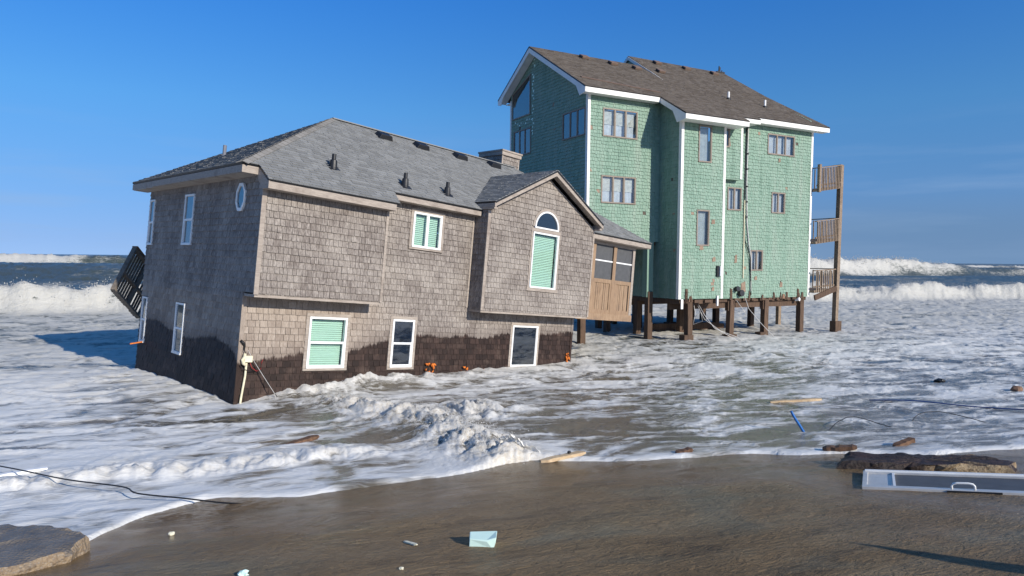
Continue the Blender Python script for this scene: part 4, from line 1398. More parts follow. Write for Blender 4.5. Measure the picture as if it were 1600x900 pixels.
# pale scars beside it where trim was torn off
m = MB()
rn = random.Random(9)
for i in range(22):
    y = 9.3 + i * 0.165
    x = -28.86 + rn.uniform(-0.08, 0.08) + (0.0 if y < 12.2 else (y - 12.2) * 0.05)
    if rn.random() < 0.75 and y < 12.8:
        m.box(plL.at(x, y, 0.024), plL.ex * rn.uniform(0.05, 0.16), plL.ey * rn.uniform(0.06, 0.13), plL.n * 0.004)
for i in range(9):
    m.box(plL.at(-30.6 + i * 0.2 + rn.uniform(-0.05, 0.05), 10.0 + rn.uniform(-0.1, 0.12), 0.024), plL.ex * rn.uniform(0.05, 0.14), plL.ey * 0.07, plL.n * 0.004)
tag(m.build('paint_scars', M_foamblk, green), kind='stuff')

# corner boards
def cb(name, a, b):
    MB().span(a, b).build(name, M_whitepaint, green)
cb('corner_board', (U0 - 0.03, V1 - 0.034, 4.2), (U0 + 0.1, V1 + 0.01, 10.3))
cb('corner_board', (U0 - 0.034, V1 + 0.012, 4.2), (U0 + 0.0, V1 + 0.12, 10.3))
cb('corner_board', (U1 - 0.03, V2 - 0.034, BASE), (U1 + 0.11, V2 + 0.01, 9.4))
cb('corner_board', (U1 - 0.034, V2 + 0.012, BASE), (U1, V2 + 0.13, 9.4))
cb('corner_board', (U2 - 0.1, V2 - 0.034, BASE), (U2 + 0.03, V2 + 0.01, 9.45))
cb('corner_board', (23.83, 22.966, 7.1), (23.95, 23.01, 9.6))
cb('corner_board', (U4 - 0.1, V4 - 0.034, BASE - 0.05), (U4 + 0.03, V4 + 0.01, 9.8))
cb('corner_board', (U0 - 0.034, VB - 0.1, 4.2), (U0 + 0.0, VB + 0.04, 11.3))

# ---- roof
pls = Plane((0, 23.75, 10.48), U, (0, 1, KS))
ck = 1 / math.sqrt(1 + KS * KS)
sv = lambda v: (v - 23.75) / ck
RV2 = 29.4
roof_piece(green, pls, [[(15.88, 0), (22.4, 0), (22.4, sv(AP_V)), (15.88, sv(AP_V))], [(22.4, 0), (29.55, 0), (29.3, sv(26.6)), (22.4, sv(26.6))],
                        [(19.8, sv(22.12)), (23.45, sv(22.12)), (23.45, 0), (19.8, 0)], [(23.45, sv(22.58)), (24.63, sv(22.58)), (24.63, 0), (23.45, 0)],
                        [(24.63, sv(22.85)), (29.65, sv(22.85)), (29.55, 0), (24.63, 0)]], M_roofb, 0.14, 0.16, 0.34, 41)
K2 = 0.655
z26 = slope_z(26.6)
RZ2 = z26 + (RV2 - 26.6) * K2
pls2 = Plane((0, 26.6, z26 + 0.001), U, (0, 1, K2))
c2 = 1 / math.sqrt(1 + K2 * K2)
roof_piece(green, pls2, [[(22.3, 0), (29.3, 0), (29.0, (RV2 - 26.6) / c2), (22.3, (RV2 - 26.6) / c2)]], M_roofb, 0.14, 0.16, 0.34, 42)
plb = Plane((0, AP_V, AP_Z), -U, (0, -1, KS))
roof_piece(green, plb, [[(-22.4, -3.2 / ck), (-15.88, -3.2 / ck), (-15.88, 0), (-22.4, 0)]], M_roofb, 0.14, 0.25, 0.34, 43)
plb2 = Plane((0, RV2, RZ2), -U, (0, -1, K2))
roof_piece(green, plb2, [[(-29.0, -2.6), (-22.3, -2.6), (-22.3, 0), (-29.0, 0)]], M_roofb, 0.14, 0.25, 0.34, 44)
# little gable where the higher ridge begins
MB().prism([(22.38, 26.7, z26 - 0.02), (22.38, RV2, RZ2 - 0.07), (22.38, 31.2, RZ2 - 1.25), (22.38, 28.5, 12.9)], U * 0.06).build('dormer_cheek', M_mint, green)
m = MB()
m.prism([(22.27, 26.55, z26 - 0.02), (22.27, RV2, RZ2 - 0.03), (22.27, RV2, RZ2 - 0.2), (22.27, 26.75, z26 - 0.06)], U * 0.03)
m.prism([(22.27, RV2, RZ2 - 0.03), (22.27, 31.3, RZ2 - 1.27), (22.27, 31.3, RZ2 - 1.45), (22.27, RV2, RZ2 - 0.2)], U * 0.03)
m.build('rake_board', M_whitepaint, green)
# fascias
def fascia(u0, u1, v, zt, h=0.2):
    MB().span((u0, v, zt - h), (u1, v + 0.035, zt)).build('fascia', M_whitepaint, green)
fascia(15.9, 19.83, 23.765, slope_z(23.765) - 0.045)
fascia(19.83, 23.44, 22.135, slope_z(22.135) - 0.045)
fascia(23.46, 24.62, 22.595, slope_z(22.595) - 0.045, 0.18)
fascia(24.64, 29.64, 22.865, slope_z(22.865) - 0.045)
# soffits
m = MB()
def soff(u0, u1, v0, v1, z0):
    m.span((u0, v0, z0), (u1, v1, z0 + 0.015))
soff(15.95, 19.83, 23.8, V1 - 0.03, slope_z(23.765) - 0.24)
soff(19.84, 23.43, 22.17, V2 - 0.03, slope_z(22.135) - 0.24)
soff(22.74, 23.43, V2 - 0.03, 22.97, slope_z(22.135) - 0.24)
soff(23.46, 24.62, 22.63, 22.96, slope_z(22.595) - 0.215)
soff(24.0, 24.62, 22.97, V4 - 0.03, slope_z(22.595) - 0.215)
soff(24.64, 29.6, 22.9, V4 - 0.03, slope_z(22.865) - 0.24)
m.build('soffit', M_whitepaint, green)
# gable rakes with boxed ends
def rake(u, v0, v1, zf, tail):
    """board from eave v0 up to v1 with a boxed tail below the eave end"""
    m = MB()
    d = 0.24
    pts = [(u, v0, zf(v0) - 0.045), (u, v1, zf(v1) - 0.045), (u, v1, zf(v1) - 0.045 - d)]
    sgn = 1 if v1 > v0 else -1
    if tail:
        pts += [(u, v0 + sgn * (tail + 0.28), zf(v0 + sgn * (tail + 0.28)) - 0.045 - d), (u, v0 + sgn * tail, zf(v0) - 0.32), (u, v0, zf(v0) - 0.25)]
    else:
        pts += [(u, v0, zf(v0) - 0.045 - d)]
    m.prism(pts, U * 0.035)
    m.build('rake_board', M_whitepaint, green)
rake(15.885, 23.765, AP_V, slope_z, 0.42)
zb = lambda v: AP_Z - (v - AP_V) * KS
rake(15.885, 31.68, AP_V, zb, 0.3)
rake(19.805, 22.135, 23.75, slope_z, 0.55)
m = MB()
m.prism([(15.92, 23.8, slope_z(23.8) - 0.24), (15.92, AP_V, AP_Z - 0.24), (U0 - 0.04, AP_V, AP_Z - 0.24), (U0 - 0.04, 23.8, slope_z(23.8) - 0.24)], Z * 0.02)
m.prism([(15.92, 31.6, zb(31.6) - 0.24), (15.92, AP_V, AP_Z - 0.24), (U0 - 0.04, AP_V, AP_Z - 0.24), (U0 - 0.04, 31.6, zb(31.6) - 0.24)], Z * 0.02)
m.span((U0 - 0.04, VB + 0.06, zb(31.6) - 0.26), (22.0, 31.6, zb(31.6) - 0.24))
m.build('gable_soffit', M_whitepaint, green)
# copper strip, vents
s_ = Vector((0, ck, KS * ck))
m = MB()
m.prism([pls.at(15.95 + 0.4, sv(24.75), 0.016), pls.at(20.2, sv(24.25), 0.016), pls.at(20.2, sv(24.25) + 0.11, 0.016), pls.at(16.35, sv(24.75) + 0.11, 0.016)], pls.n * 0.03)
m.build('flashing', M_copper, green)
for pl, u, v in [(pls, 18.66, 28.05), (pls, 20.16, 27.8), (pls, 21.54, 27.7), (pls2, 22.95, 27.6), (pls2, 23.8, 28.9), (pls2, 25.75, 28.85), (pls2, 27.75, 28.85)]:
    y = sv(v) if pl is pls else (v - 26.6) / c2
    m = MB()
    m.box(pl.at(u - 0.2, y - 0.16, 0.012), U * 0.4, pl.ey * 0.32, pl.n * 0.13)
    vt = m.build('roof_vent', M_copper, green, bevel=0.02)
    MB().box(pl.at(u - 0.24, y - 0.13, 0.014), U * 0.04, pl.ey * 0.26, pl.n * 0.11).build('louvre', M_black, vt)
for u, v in ((25.03, 25.0), (27.04, 24.57)):
    p = pls.at(u, sv(v))
    MB().tube([p - Z * 0.04, p + Z * 0.07], 0.1, 10).build('pipe_flashing', M_black, green)
    MB().tube([p, p + Z * 0.36], 0.055, 10).build('pipe_vent', M_white, green)
p = Vector((28.6, RV2, RZ2))
m = MB()
for dx, hh in ((0, 0.1), (0.05, 0.36), (0.12, 0.3), (0.26, 0.14), (0.4, 0.08)):
    m.bar(p + U * dx, p + U * (dx + 0.02) + Z * hh, 0.05, 0.05)
m.box(p + Vector((-0.15, -0.06, 0)), U * 0.62, Vv * 0.12, Z * 0.05)
m.build('weather_vane_stub', M_black, green)

# ---- piles
rn = random.Random(3)
piles = [(16.1, 24.1, 4.1), (19.75, 24.25, 2.0), (21.0, 23.0, 1.6), (23.85, 23.45, 1.6), (26.1, 23.45, 1.62), (28.6, 23.45, 1.9),
         (19.8, 27.4, 4.1), (22.9, 25.7, 1.55), (26.5, 27.0, 1.55), (28.9, 26.9, 1.55), (24.6, 26.8, 1.55), (22.2, 28.0, 1.55), (25.6, 29.6, 1.55), (28.6, 30.2, 1.55), (22.4, 30.4, 1.55), (24.0, 30.6, 1.55), (20.4, 25.9, 1.6), (20.4, 29.0, 1.6)]
pile_me = None
for i, (u, v, zt) in enumerate(piles):
    w = 0.27
    m = MB()
    lean = rn.uniform(-0.02, 0.02)
    p, q = Vector((u, v, -1.3)), Vector((u + lean * 3, v + rn.uniform(-0.03, 0.03), zt))
    m.box(p - U * w / 2 - Vv * w / 2, U * w, Vv * w, q - p, rn.random())
    o = m.build('pile', M_pile, green, bevel=0.018)
    if i in (2, 3, 4, 8, 12):
        sx = -1
        h = rn.uniform(0.25, 0.45)
        MB().span((u - 0.42 if i in (2, 4) else u - 0.3, v - 0.2, -0.6), (u + (0.1 if i in (2, 4) else 0.32), v + 0.16, -0.12 + h * (0.9 if i == 2 else 0.35))).build('footing', M_pile, o, bevel=0.02)
    if i in (3, 4, 5, 7, 11):
        MB().span((u - 0.19, v - 0.1, zt - 0.5), (u - 0.136, v + 0.1, zt - 0.02)).build('cleat', M_pile, o)
# the carport's corner post, still clad in green boards
MB().span((19.58, V1 - 0.02, 1.75), (19.92, V1 + 0.3, 4.2)).build('clad_post', M_mint, green)
# girders
m = MB()
m.span((U1 + 0.1, 23.5, BASE - 0.5), (U4 - 0.2, 23.64, BASE - 0.225)).span((U1 + 0.1, 26.8, BASE - 0.5), (U4 - 0.1, 26.94, BASE - 0.225)).span((U1 + 0.1, 29.8, BASE - 0.5), (U4 - 0.1, 29.94, BASE - 0.225))
m.build('girder', M_pile, green)

# ---- decks at the far corner
def rail_deck(u0, u1, v0, v1, zf, zr, tilt, balu, low=False):
    """floor, posts, rails and balusters; rises outward by tilt"""
    f = lambda u, z: z + (u - u0) * tilt
    m = MB()
    m.prism([(u0, v0, zf - 0.16), (u1, v0, f(u1, zf - 0.16)), (u1, v1, f(u1, zf - 0.16)), (u0, v1, zf - 0.16)], Z * 0.12)
    dk = m.build('deck', M_deck, green)
    MB().prism([(u0, v0 - 0.04, zr - 0.02), (u1 + 0.06, v0 - 0.04, f(u1 + 0.06, zr - 0.02)), (u1 + 0.06, v0 + 0.1, f(u1 + 0.06, zr - 0.02)), (u0, v0 + 0.1, zr - 0.02)], Z * 0.045).build('rail', M_deck, dk)
    MB().prism([(u0, v0 + 0.0, zf + 0.1), (u1, v0 + 0.0, f(u1, zf + 0.1)), (u1, v0 + 0.05, f(u1, zf + 0.1)), (u0, v0 + 0.05, zf + 0.1)], Z * 0.08).build('rail', M_deck, dk)
    for k in range(balu):
        x = u0 + 0.12 + (u1 - u0 - 0.24) * k / (balu - 1)
        MB().box((x - 0.024, v0 - 0.035, f(x, zf - 0.14)), U * 0.048, Vv * 0.034, Z * (zr - zf + 0.1), rn.random()).build('baluster', M_deck, dk)
    # outer side rail
    MB().prism([(u1, v0, f(u1, zr)), (u1, v1, f(u1, zr)), (u1 + 0.05, v1, f(u1, zr)), (u1 + 0.05, v0, f(u1, zr))], Z * 0.045).build('rail', M_deck, dk)
    for k in range(14):
        y = v0 + 0.25 + (v1 - v0 - 0.3) * k / 13
        MB().box((u1 + 0.01, y, f(u1, zf - 0.14)), U * 0.034, Vv * 0.048, Z * (zr - zf + 0.1), rn.random()).build('baluster', M_deck, dk)
    return dk
rail_deck(29.03, 30.75, 23.0, 26.6, 6.98, 7.97, 0.15, 14)
rail_deck(29.03, 30.75, 23.0, 26.6, 4.42, 5.37, 0.12, 14)
rail_deck(29.03, 30.5, 23.0, 26.6, 2.02, 2.95, 0.05, 10)
MB().box((30.62, 22.98, -1.2), U * 0.2, Vv * 0.22, Vector((0.12, 0, 9.45))).build('deck_post', M_deck, green)
MB().span((30.5, 22.86, -1.2), (30.95, 23.2, 0.42)).build('post_sleeve', M_pile, green)
MB().span((29.06, 22.9, 6.8), (29.2, 23.04, 8.15)).build('deck_post', M_deck, green)
MB().box((29.15, 24.6, 1.6), U * 0.14, Vv * 0.14, Z * 5.2).build('deck_post', M_deck, green)
MB().box((30.5, 26.4, -1.2), U * 0.2, Vv * 0.2, Z * 9.2).build('deck_post', M_deck, green)
MB().bar((29.0, 22.95, 1.62), (30.6, 22.95, 2.08), 0.08, 0.26).build('sagging_joist', M_pile, green)

# ---- service cables and boxes
MB().tube([(24.55, V4 - 0.06, 9.6), (24.52, V4 - 0.06, 7.0), (24.6, V4 - 0.06, 5.2), (24.75, V4 - 0.07, 4.2), (24.9, V4 - 0.07, 3.6), (24.95, V4 - 0.07, 2.0)], 0.028, 7).build('cable', M_wire, green, True)
MB().tube([(24.45, V4 - 0.05, 9.7), (24.42, V4 - 0.05, 6.0), (24.5, V4 - 0.05, 4.4), (24.85, V4 - 0.1, 3.5), (24.98, V4 - 0.06, 1.8)], 0.022, 6).build('cable', M_rubber, green, True)
MB().tube([(24.42, V4 - 0.06, 6.2), (24.45, V4 - 0.05, 2.6)], 0.03, 7).build('conduit', M_cream, green)
for z in (8.3, 7.6, 6.8, 6.1, 5.4):
    MB().span((24.5, V4 - 0.1, z), (24.6, V4 - 0.03, z + 0.06)).build('cable_clip', M_black, green)
MB().span((22.42, V2 - 0.17, 2.72), (22.58, V2 - 0.03, 3.15)).build('meter_box', M_white, green, bevel=0.01)
MB().span((22.3, V2 - 0.1, 2.7), (22.42, V2 - 0.03, 3.17)).build('meter_back', M_black, green)
MB().span((22.34, V2 - 0.09, 1.4), (22.42, V2 - 0.02, 1.85)).build('drain_pipe', M_white, green)
for u, z, w in ((24.02, 2.1, 0.24), (24.28, 1.9, 0.3)):
    MB().tube([(u, V4 - 0.03, z), (u, V4 - 0.2, z + 0.02)], w / 2, 10).build('meter_socket', M_black, green)
MB().tube([(28.2, V4 + 0.1, BASE - 0.18), (28.24, V4 - 0.1, BASE - 0.16)], 0.09, 10).build('flood_lamp', M_white, green)
for pts, mt in (([(21.4, 23.2, 1.6), (21.25, 22.9, 1.1), (21.1, 22.85, 0.6), (21.5, 22.7, 0.75), (21.3, 22.6, 1.15), (21.2, 22.9, 0.9)], M_wire),
                ([(21.5, 23.1, 1.6), (21.7, 22.8, 1.0), (22.0, 22.5, 0.45), (22.6, 22.2, 0.1), (23.0, 21.9, -0.2)], M_wire),
                ([(21.6, 23.3, 1.6), (21.8, 22.9, 0.8), (22.3, 22.4, 0.3), (22.9, 22.0, 0.05), (23.1, 21.8, -0.2)], M_wire),
                ([(24.4, 23.1, 1.8), (24.5, 22.9, 1.2), (24.9, 22.6, 0.6), (25.3, 22.4, 0.15), (25.6, 22.2, -0.2)], M_wire),
                ([(24.0, 23.2, 1.6), (24.2, 23.0, 1.2), (24.35, 22.9, 0.9)], M_wire)):
    MB().tube(pts, 0.014, 5).build('loose_wire', mt, green, True)
MB().box((20.3, 22.75, 1.3), U * 0.12, Vv * 0.03, Z * 0.42).build('torn_trim', M_white, green)
# power line seen past the decks
MB().tube([(29.1, 24.2, 5.95), (29.9, 24.6, 6.15), (30.7, 25.0, 6.5)], 0.012, 4).build('cable', M_rubber, green)

# ================================================================== debris
def rough_slab(name, outline, z0, z1, mat, seed, amp=0.03, res=0.05, matrix=None):
    """broken slab: an outline with a thickness, edges and top worn by noise"""
    rn_ = random.Random(seed)
    pts = []
    n = len(outline)
    for i in range(n):
        a, b = Vector(outline[i]), Vector(outline[(i + 1) % n])
        k = max(1, int((b - a).length / res))
        for j in range(k):
            pts.append(a + (b - a) * j / k)
    c = sum(pts, Vector((0, 0))) / len(pts)
    rings = []
    for f, zf in ((0.97, 0.0), (1.0, 0.3), (1.01, 0.6), (1.0, 0.85), (0.965, 1.0), (0.85, 1.02), (0.6, 1.03), (0.3, 1.03)):
        ring = []
        for i, p in enumerate(pts):
            q = c + (p - c) * f
            e = amp if f > 0.9 else amp * 0.6
            hz = float(fbm(np.array([q.x * 5 + seed]), np.array([q.y * 5 + zf * 3]), 4, seed)[0])
            hr_ = float(fbm(np.array([i * 0.35]), np.array([zf * 2.7 + seed]), 3, seed + 9)[0])
            d = (p - c).normalized()
            q = q + d * e * hr_ * 1.6
            ring.append(Vector((q.x, q.y, z0 + (z1 - z0) * zf + (e * hz if zf > 0.2 else 0))))
        rings.append(ring)
    m = MB()
    N = len(pts)
    vs = [p for r_ in rings for p in r_] + [Vector((c.x, c.y, z1))]
    fs = []
    for k in range(len(rings) - 1):
        for i in range(N):
            fs.append((k * N + i, k * N + (i + 1) % N, (k + 1) * N + (i + 1) % N, (k + 1) * N + i))
    last = (len(rings) - 1) * N
    for i in range(N):
        fs.append((last + i, last + (i + 1) % N, len(vs) - 1))
    fs.append(tuple(range(N))[::-1])
    m.add(vs, fs)
    return m.build(name, mat)

def concrete_mat(name, face, edge, spots, zsplit):
    nt = NT(name)
    P = nt.objco()
    nrm = nt.xyz(nt.node('ShaderNodeNewGeometry').outputs['Normal'])[2]
    n = nt.noise(P, 28, 5, 0.7)
    n2 = nt.noise(P, 7, 4, 0.6)
    vor = nt.node('ShaderNodeTexVoronoi')
    nt.put(vor.inputs['Vector'], P)
    vor.inputs['Scale'].default_value = 45
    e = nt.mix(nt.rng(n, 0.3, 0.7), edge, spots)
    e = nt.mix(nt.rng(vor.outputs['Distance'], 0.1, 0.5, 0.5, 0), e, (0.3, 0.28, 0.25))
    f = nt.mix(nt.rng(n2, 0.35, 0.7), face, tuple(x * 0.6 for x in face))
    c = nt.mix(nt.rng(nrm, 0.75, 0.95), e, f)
    nt.bump(nt.math('ADD', n, vor.outputs['Distance']), 0.7, 0.015)
    return nt.fin(c, nt.rng(nrm, 0.75, 0.95, 0.9, 0.4), 0, 0.35)
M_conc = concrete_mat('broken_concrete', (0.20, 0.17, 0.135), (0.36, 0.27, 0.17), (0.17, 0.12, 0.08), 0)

def asphalt_mat():
    nt = NT('broken_asphalt')
    P = nt.pos()
    n = nt.noise(P, 22, 5, 0.75)
    n2 = nt.noise(P, 5, 4, 0.6)
    x = nt.xyz(P)[0]
    nrm = nt.xyz(nt.node('ShaderNodeNewGeometry').outputs['Normal'])[2]
    c = nt.mix(nt.rng(n, 0.35, 0.68), (0.016, 0.012, 0.011), (0.075, 0.050, 0.040))
    c = nt.mix(nt.rng(n2, 0.5, 0.7, 0, 0.7), c, (0.085, 0.045, 0.032))
    tan = nt.math('MULTIPLY', nt.rng(x, 4.95, 5.15), nt.rng(nrm, 0.75, 0.4))
    c = nt.mix(tan, c, nt.mix(nt.rng(n, 0.35, 0.65), (0.17, 0.11, 0.06), (0.5, 0.38, 0.23)))
    nt.bump(n, 0.9, 0.03)
    return nt.fin(c, 0.55, 0, 0.4)
asph = rough_slab('asphalt_slab', [(4.13, 8.56), (4.6, 8.32), (5.1, 8.16), (5.8, 7.86), (5.95, 8.05), (5.7, 8.32), (5.3, 8.5), (4.8, 8.76), (4.35, 8.88)], 0.70, 0.90, asphalt_mat(), 4, 0.035, 0.06)
for v_ in asph.data.vertices:
    v_.co.z += 0.10 * (v_.co.x - 4.13)
tag(asph, 'long dark broken asphalt slab lying at the water edge behind the screen door', 'slab')
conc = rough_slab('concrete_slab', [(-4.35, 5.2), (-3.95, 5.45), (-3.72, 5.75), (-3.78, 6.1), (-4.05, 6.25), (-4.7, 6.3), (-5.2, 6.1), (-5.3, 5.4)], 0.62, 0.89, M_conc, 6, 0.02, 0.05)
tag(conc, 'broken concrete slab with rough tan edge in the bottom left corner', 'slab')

# foam block
fz = ground(-0.23, 5.72)
m = MB()
vsf = [(-0.36, 5.74, fz - 0.02), (-0.12, 5.69, fz - 0.02), (-0.10, 5.86, fz - 0.02), (-0.36, 5.88, fz - 0.02),
       (-0.355, 5.745, fz + 0.058), (-0.185, 5.70, fz + 0.055), (-0.09, 5.70, fz + 0.085), (-0.085, 5.87, fz + 0.09), (-0.36, 5.89, fz + 0.075), (-0.10, 5.69, fz + 0.03)]
vsf = [(-0.23 + (x_ + 0.23) * 0.86, 5.72 + (y_ - 5.72) * 0.8, z_) for x_, y_, z_ in vsf]
m.add(vsf, [(0, 3, 2, 1), (4, 5, 6, 7, 8), (0, 1, 9, 6, 5, 4), (1, 2, 7, 6, 9), (2, 3, 8, 7), (3, 0, 4, 8)])
fo = m.build('foam_block', M_foamblk)
b = fo.modifiers.new('bevel', 'BEVEL'); b.width = 0.006; b.segments = 2
tag(fo, 'mint green block of insulation foam lying on the wet sand', 'foam block')
def chunk(name, x, y, s, mat, label, cat, seed, flat=0.6, dz=0.0):
    z = top(x, y)
    rn_ = random.Random(seed)
    m = MB()
    N, K_ = 9, 5
    vs = []
    for i in range(1, K_):
        th = math.pi * i / K_
        for j in range(N):
            ph = 2 * math.pi * j / N
            k = s * rn_.uniform(0.72, 1.2)
            vs.append((x + k * math.sin(th) * math.cos(ph), y + k * math.sin(th) * math.sin(ph), z + dz + flat * k * math.cos(th) + flat * s * 0.5))
    vs += [(x, y, z + dz + flat * s * 1.5), (x, y, z + dz - flat * s * 0.5)]
    fs = [(len(vs) - 2, j, (j + 1) % N) for j in range(N)]
    for i in range(K_ - 2):
        for j in range(N):
            fs.append((i * N + j, (i + 1) * N + j, (i + 1) * N + (j + 1) % N, i * N + (j + 1) % N))
    fs += [(len(vs) - 1, (K_ - 2) * N + (j + 1) % N, (K_ - 2) * N + j) for j in range(N)]
    m.add(vs, fs)
    return tag(m.build(name, mat), label, cat)
chunk('foam_chip', -2.04, 5.19, 0.045, M_foamblk, 'small mint foam chip at the bottom edge of the sand', 'foam chip', 1)
chunk('shell', -3.27, 6.57, 0.032, M_shell, 'small cream shell on the dark sand near the left run-up', 'shell', 2)
chunk('pebble', -0.816, 5.126, 0.02, M_shell, 'tiny white pebble on the sand left of the foam block', 'pebble', 3)
def board(name, p, q, w, h, mat, label, cat, up=(0, 0, 1)):
    p, q = Vector(p), Vector(q)
    m = MB()
    n = 8
    d = (q - p)
    sd_ = d.cross(Vector(up)).normalized()
    u_ = sd_.cross(d).normalized()
    rn_ = random.Random(name + label)
    vs, fs = [], []
    for i in range(n + 1):
        c = p + d * i / n
        ww = w * (1 + rn_.uniform(-0.1, 0.1)) * (rn_.uniform(0.3, 0.7) if i in (0, n) else 1)
        hh = h * (1 + rn_.uniform(-0.2, 0.2)) * (0.6 if i in (0, n) else 1)
        j = sd_ * rn_.uniform(-0.08, 0.08) * w
        vs += [c + j - sd_ * ww / 2 - u_ * hh / 2, c + j + sd_ * ww / 2 - u_ * hh / 2, c + j + sd_ * ww / 2 + u_ * hh / 2, c + j - sd_ * ww / 2 + u_ * hh / 2]
    for i in range(n):
        for k in range(4):
            fs.append((i * 4 + k, i * 4 + (k + 1) % 4, (i + 1) * 4 + (k + 1) % 4, (i + 1) * 4 + k))
    fs += [(3, 2, 1, 0), (n * 4, n * 4 + 1, n * 4 + 2, n * 4 + 3)]
    m.add(vs, fs)
    return tag(m.build(name, mat), label, cat)
def on(x, y, dz=0.0):
    return (x, y, top(x, y) + dz)
board('plastic_strip', on(-0.92, 5.95, 0.008), on(-0.79, 5.80, 0.012), 0.03, 0.012, M_shell, 'thin pale strip lying on the sand left of the foam block', 'strip')
board('white_board', on(-6.9, 9.0, 0.02), on(-6.35, 9.36, 0.05), 0.08, 0.04, M_white, 'white board half afloat in foam at the left edge', 'board')
board('driftwood', on(-3.62, 11.05, -0.03), on(-3.22, 11.45, 0.1), 0.13, 0.06, M_redwood, 'reddish splintered wood sticking out of the foam before the grey house', 'driftwood')
board('plank', on(0.43, 9.7, 0.02), on(1.1, 10.05, 0.05), 0.1, 0.045, M_raw, 'pale yellow plank washed onto the sand edge right of the splash', 'plank')
chunk('bolt_plate', 0.86, 9.94, 0.03, M_black, 'small dark fitting on the pale yellow plank', 'fitting', 8, 0.8, 0.05)
board('wood_block', on(2.42, 9.98, 0.0), on(2.68, 10.06, 0.04), 0.10, 0.05, M_redwood, 'short orange-brown wood block in the foam edge, centre right', 'wood block')
board('floating_plank', on(5.7, 15.05, 0.02), on(6.85, 15.1, 0.03), 0.1, 0.05, M_raw, 'long pale plank floating right of centre before the green house', 'plank')
board('wreck_wood', on(4.55, 9.95, 0.02), on(4.95, 9.75, 0.03), 0.14, 0.06, M_redwood, 'brown wood piece against the left end of the asphalt slab', 'wood')
board('red_timber', on(5.62, 10.0, 0.0), on(6.0, 10.15, 0.07), 0.1, 0.06, M_redwood, 'reddish timber in white foam just behind the asphalt slab', 'wood')
chunk('black_debris', 11.4, 18.25, 0.14, M_black, 'small black debris afloat in the surf at right', 'debris', 12, 0.5)
chunk('brown_debris', 12.15, 16.45, 0.14, M_rust, 'rusty brown lump in the water at the right edge', 'debris', 13, 0.55)
def line(name, pts, r_, mat, label, cat, lift=0.02, sub=6):
    P = [Vector(on(x, y, dz + lift)) for x, y, dz in pts]
    out = []
    for i in range(len(P) - 1):
        p0_, p1_, p2_, p3_ = P[max(i - 1, 0)], P[i], P[i + 1], P[min(i + 2, len(P) - 1)]
        for k in range(sub):
            t = k / sub
            out.append(0.5 * ((2 * p1_) + (p2_ - p0_) * t + (2 * p0_ - 5 * p1_ + 4 * p2_ - p3_) * t * t + (3 * p1_ - p0_ - 3 * p2_ + p3_) * t ** 3))
    out.append(P[-1])
    return tag(MB().tube(out, r_, 7).build(name, mat, None, True), label, cat)
line('black_cable', [(-9.5, 10.6, 0.05), (-6.91, 9.23, 0.1), (-5.58, 8.52, 0.1), (-4.65, 8.16, 0.09), (-4.34, 7.93, 0.07), (-3.75, 7.8, 0.03), (-3.3, 7.78, 0.0), (-3.0, 7.78, -0.03)], 0.009, M_rubber, 'black cable trailing through the foam onto the sand at left', 'cable')
line('blue_hose', [(4.80, 11.72, 0.36), (4.87, 11.7, 0.22), (4.95, 11.7, 0.1), (5.04, 11.69, -0.05)], 0.022, M_blue, 'bright blue pipe end sticking up from the water at right', 'pipe', 0.0)
line('bent_wire', [(5.52, 11.84, -0.02), (5.8, 12.1, 0.08), (6.2, 12.35, 0.1), (6.5, 11.95, 0.02), (6.7, 11.7, -0.05)], 0.007, M_rubber, 'arched dark wire beside the blue pipe', 'wire')
line('arched_wire', [(7.3, 12.45, -0.03), (7.6, 12.7, 0.08), (8.0, 12.75, 0.1), (8.3, 12.4, 0.03), (8.6, 12.2, -0.05)], 0.007, M_rubber, 'arched dark wire further right in the shallow foam', 'wire')
line('floating_rope', [(5.95, 14.15, 0.0), (6.6, 14.1, 0.02), (7.3, 14.0, 0.02), (8.1, 13.9, 0.0)], 0.009, M_pvc, 'straight grey cable afloat behind the blue pipe', 'cable')
line('blue_cable', [(7.9, 15.1, 0.0), (8.6, 14.6, 0.02), (9.4, 13.9, 0.02), (10.3, 13.1, 0.02), (11.2, 12.4, 0.0)], 0.012, plain('dark_blue_cable', (0.02, 0.06, 0.2), 0.5), 'dark blue cable running off the right edge through the foam', 'cable')

# screen door lying on the sand
dm = Matrix.Identity(4)
dx = Vector((0.889, -0.458, 0.0))
dy = Vector((0.458, 0.889, 0.0))
o0 = Vector((3.79, 7.33, 0))
za = ground(*(o0.xy)); zb_ = ground(*((o0 + dx * 2).xy)); zc = ground(*((o0 + dy * 0.9).xy))
dx = (dx * 2 + Z * (zb_ - za)).normalized()
dy = (dy * 0.9 + Z * (zc - za + 0.015)).normalized()
dz = dx.cross(dy).normalized()
dy = dz.cross(dx)
dm = Matrix((dx, dy, dz)).transposed().to_4x4()
dm.translation = o0 + Z * (za - 0.004)
door = empty('screen_door', dm, 'aluminium screen door lying flat on the wet sand at right', 'door')
DW, DL = 0.98, 2.05
MB().span((0, 0, 0), (DL, 0.11, 0.035)).build('rail', M_alum, door, bevel=0.004)
MB().span((0, DW - 0.11, 0.001), (DL, DW, 0.034)).build('rail', M_alum, door, bevel=0.004)
MB().span((DL - 0.11, 0.11, 0.002), (DL, DW - 0.11, 0.033)).build('rail', M_alum, door, bevel=0.004)
MB().span((0.0, 0.11, 0.002), (0.05, DW - 0.11, 0.033)).build('rail', M_alum, door, bevel=0.004)
MB().span((0.05, 0.11, 0.006), (0.3, DW - 0.11, 0.016)).build('kick_plate', M_alum, door)
MB().span((0.3, 0.11, 0.004), (0.325, DW - 0.11, 0.032)).build('rail', M_white, door)
MB().span((0.325, 0.11, 0.008), (DL - 0.11, DW - 0.11, 0.013)).build('screen', M_screen, door)
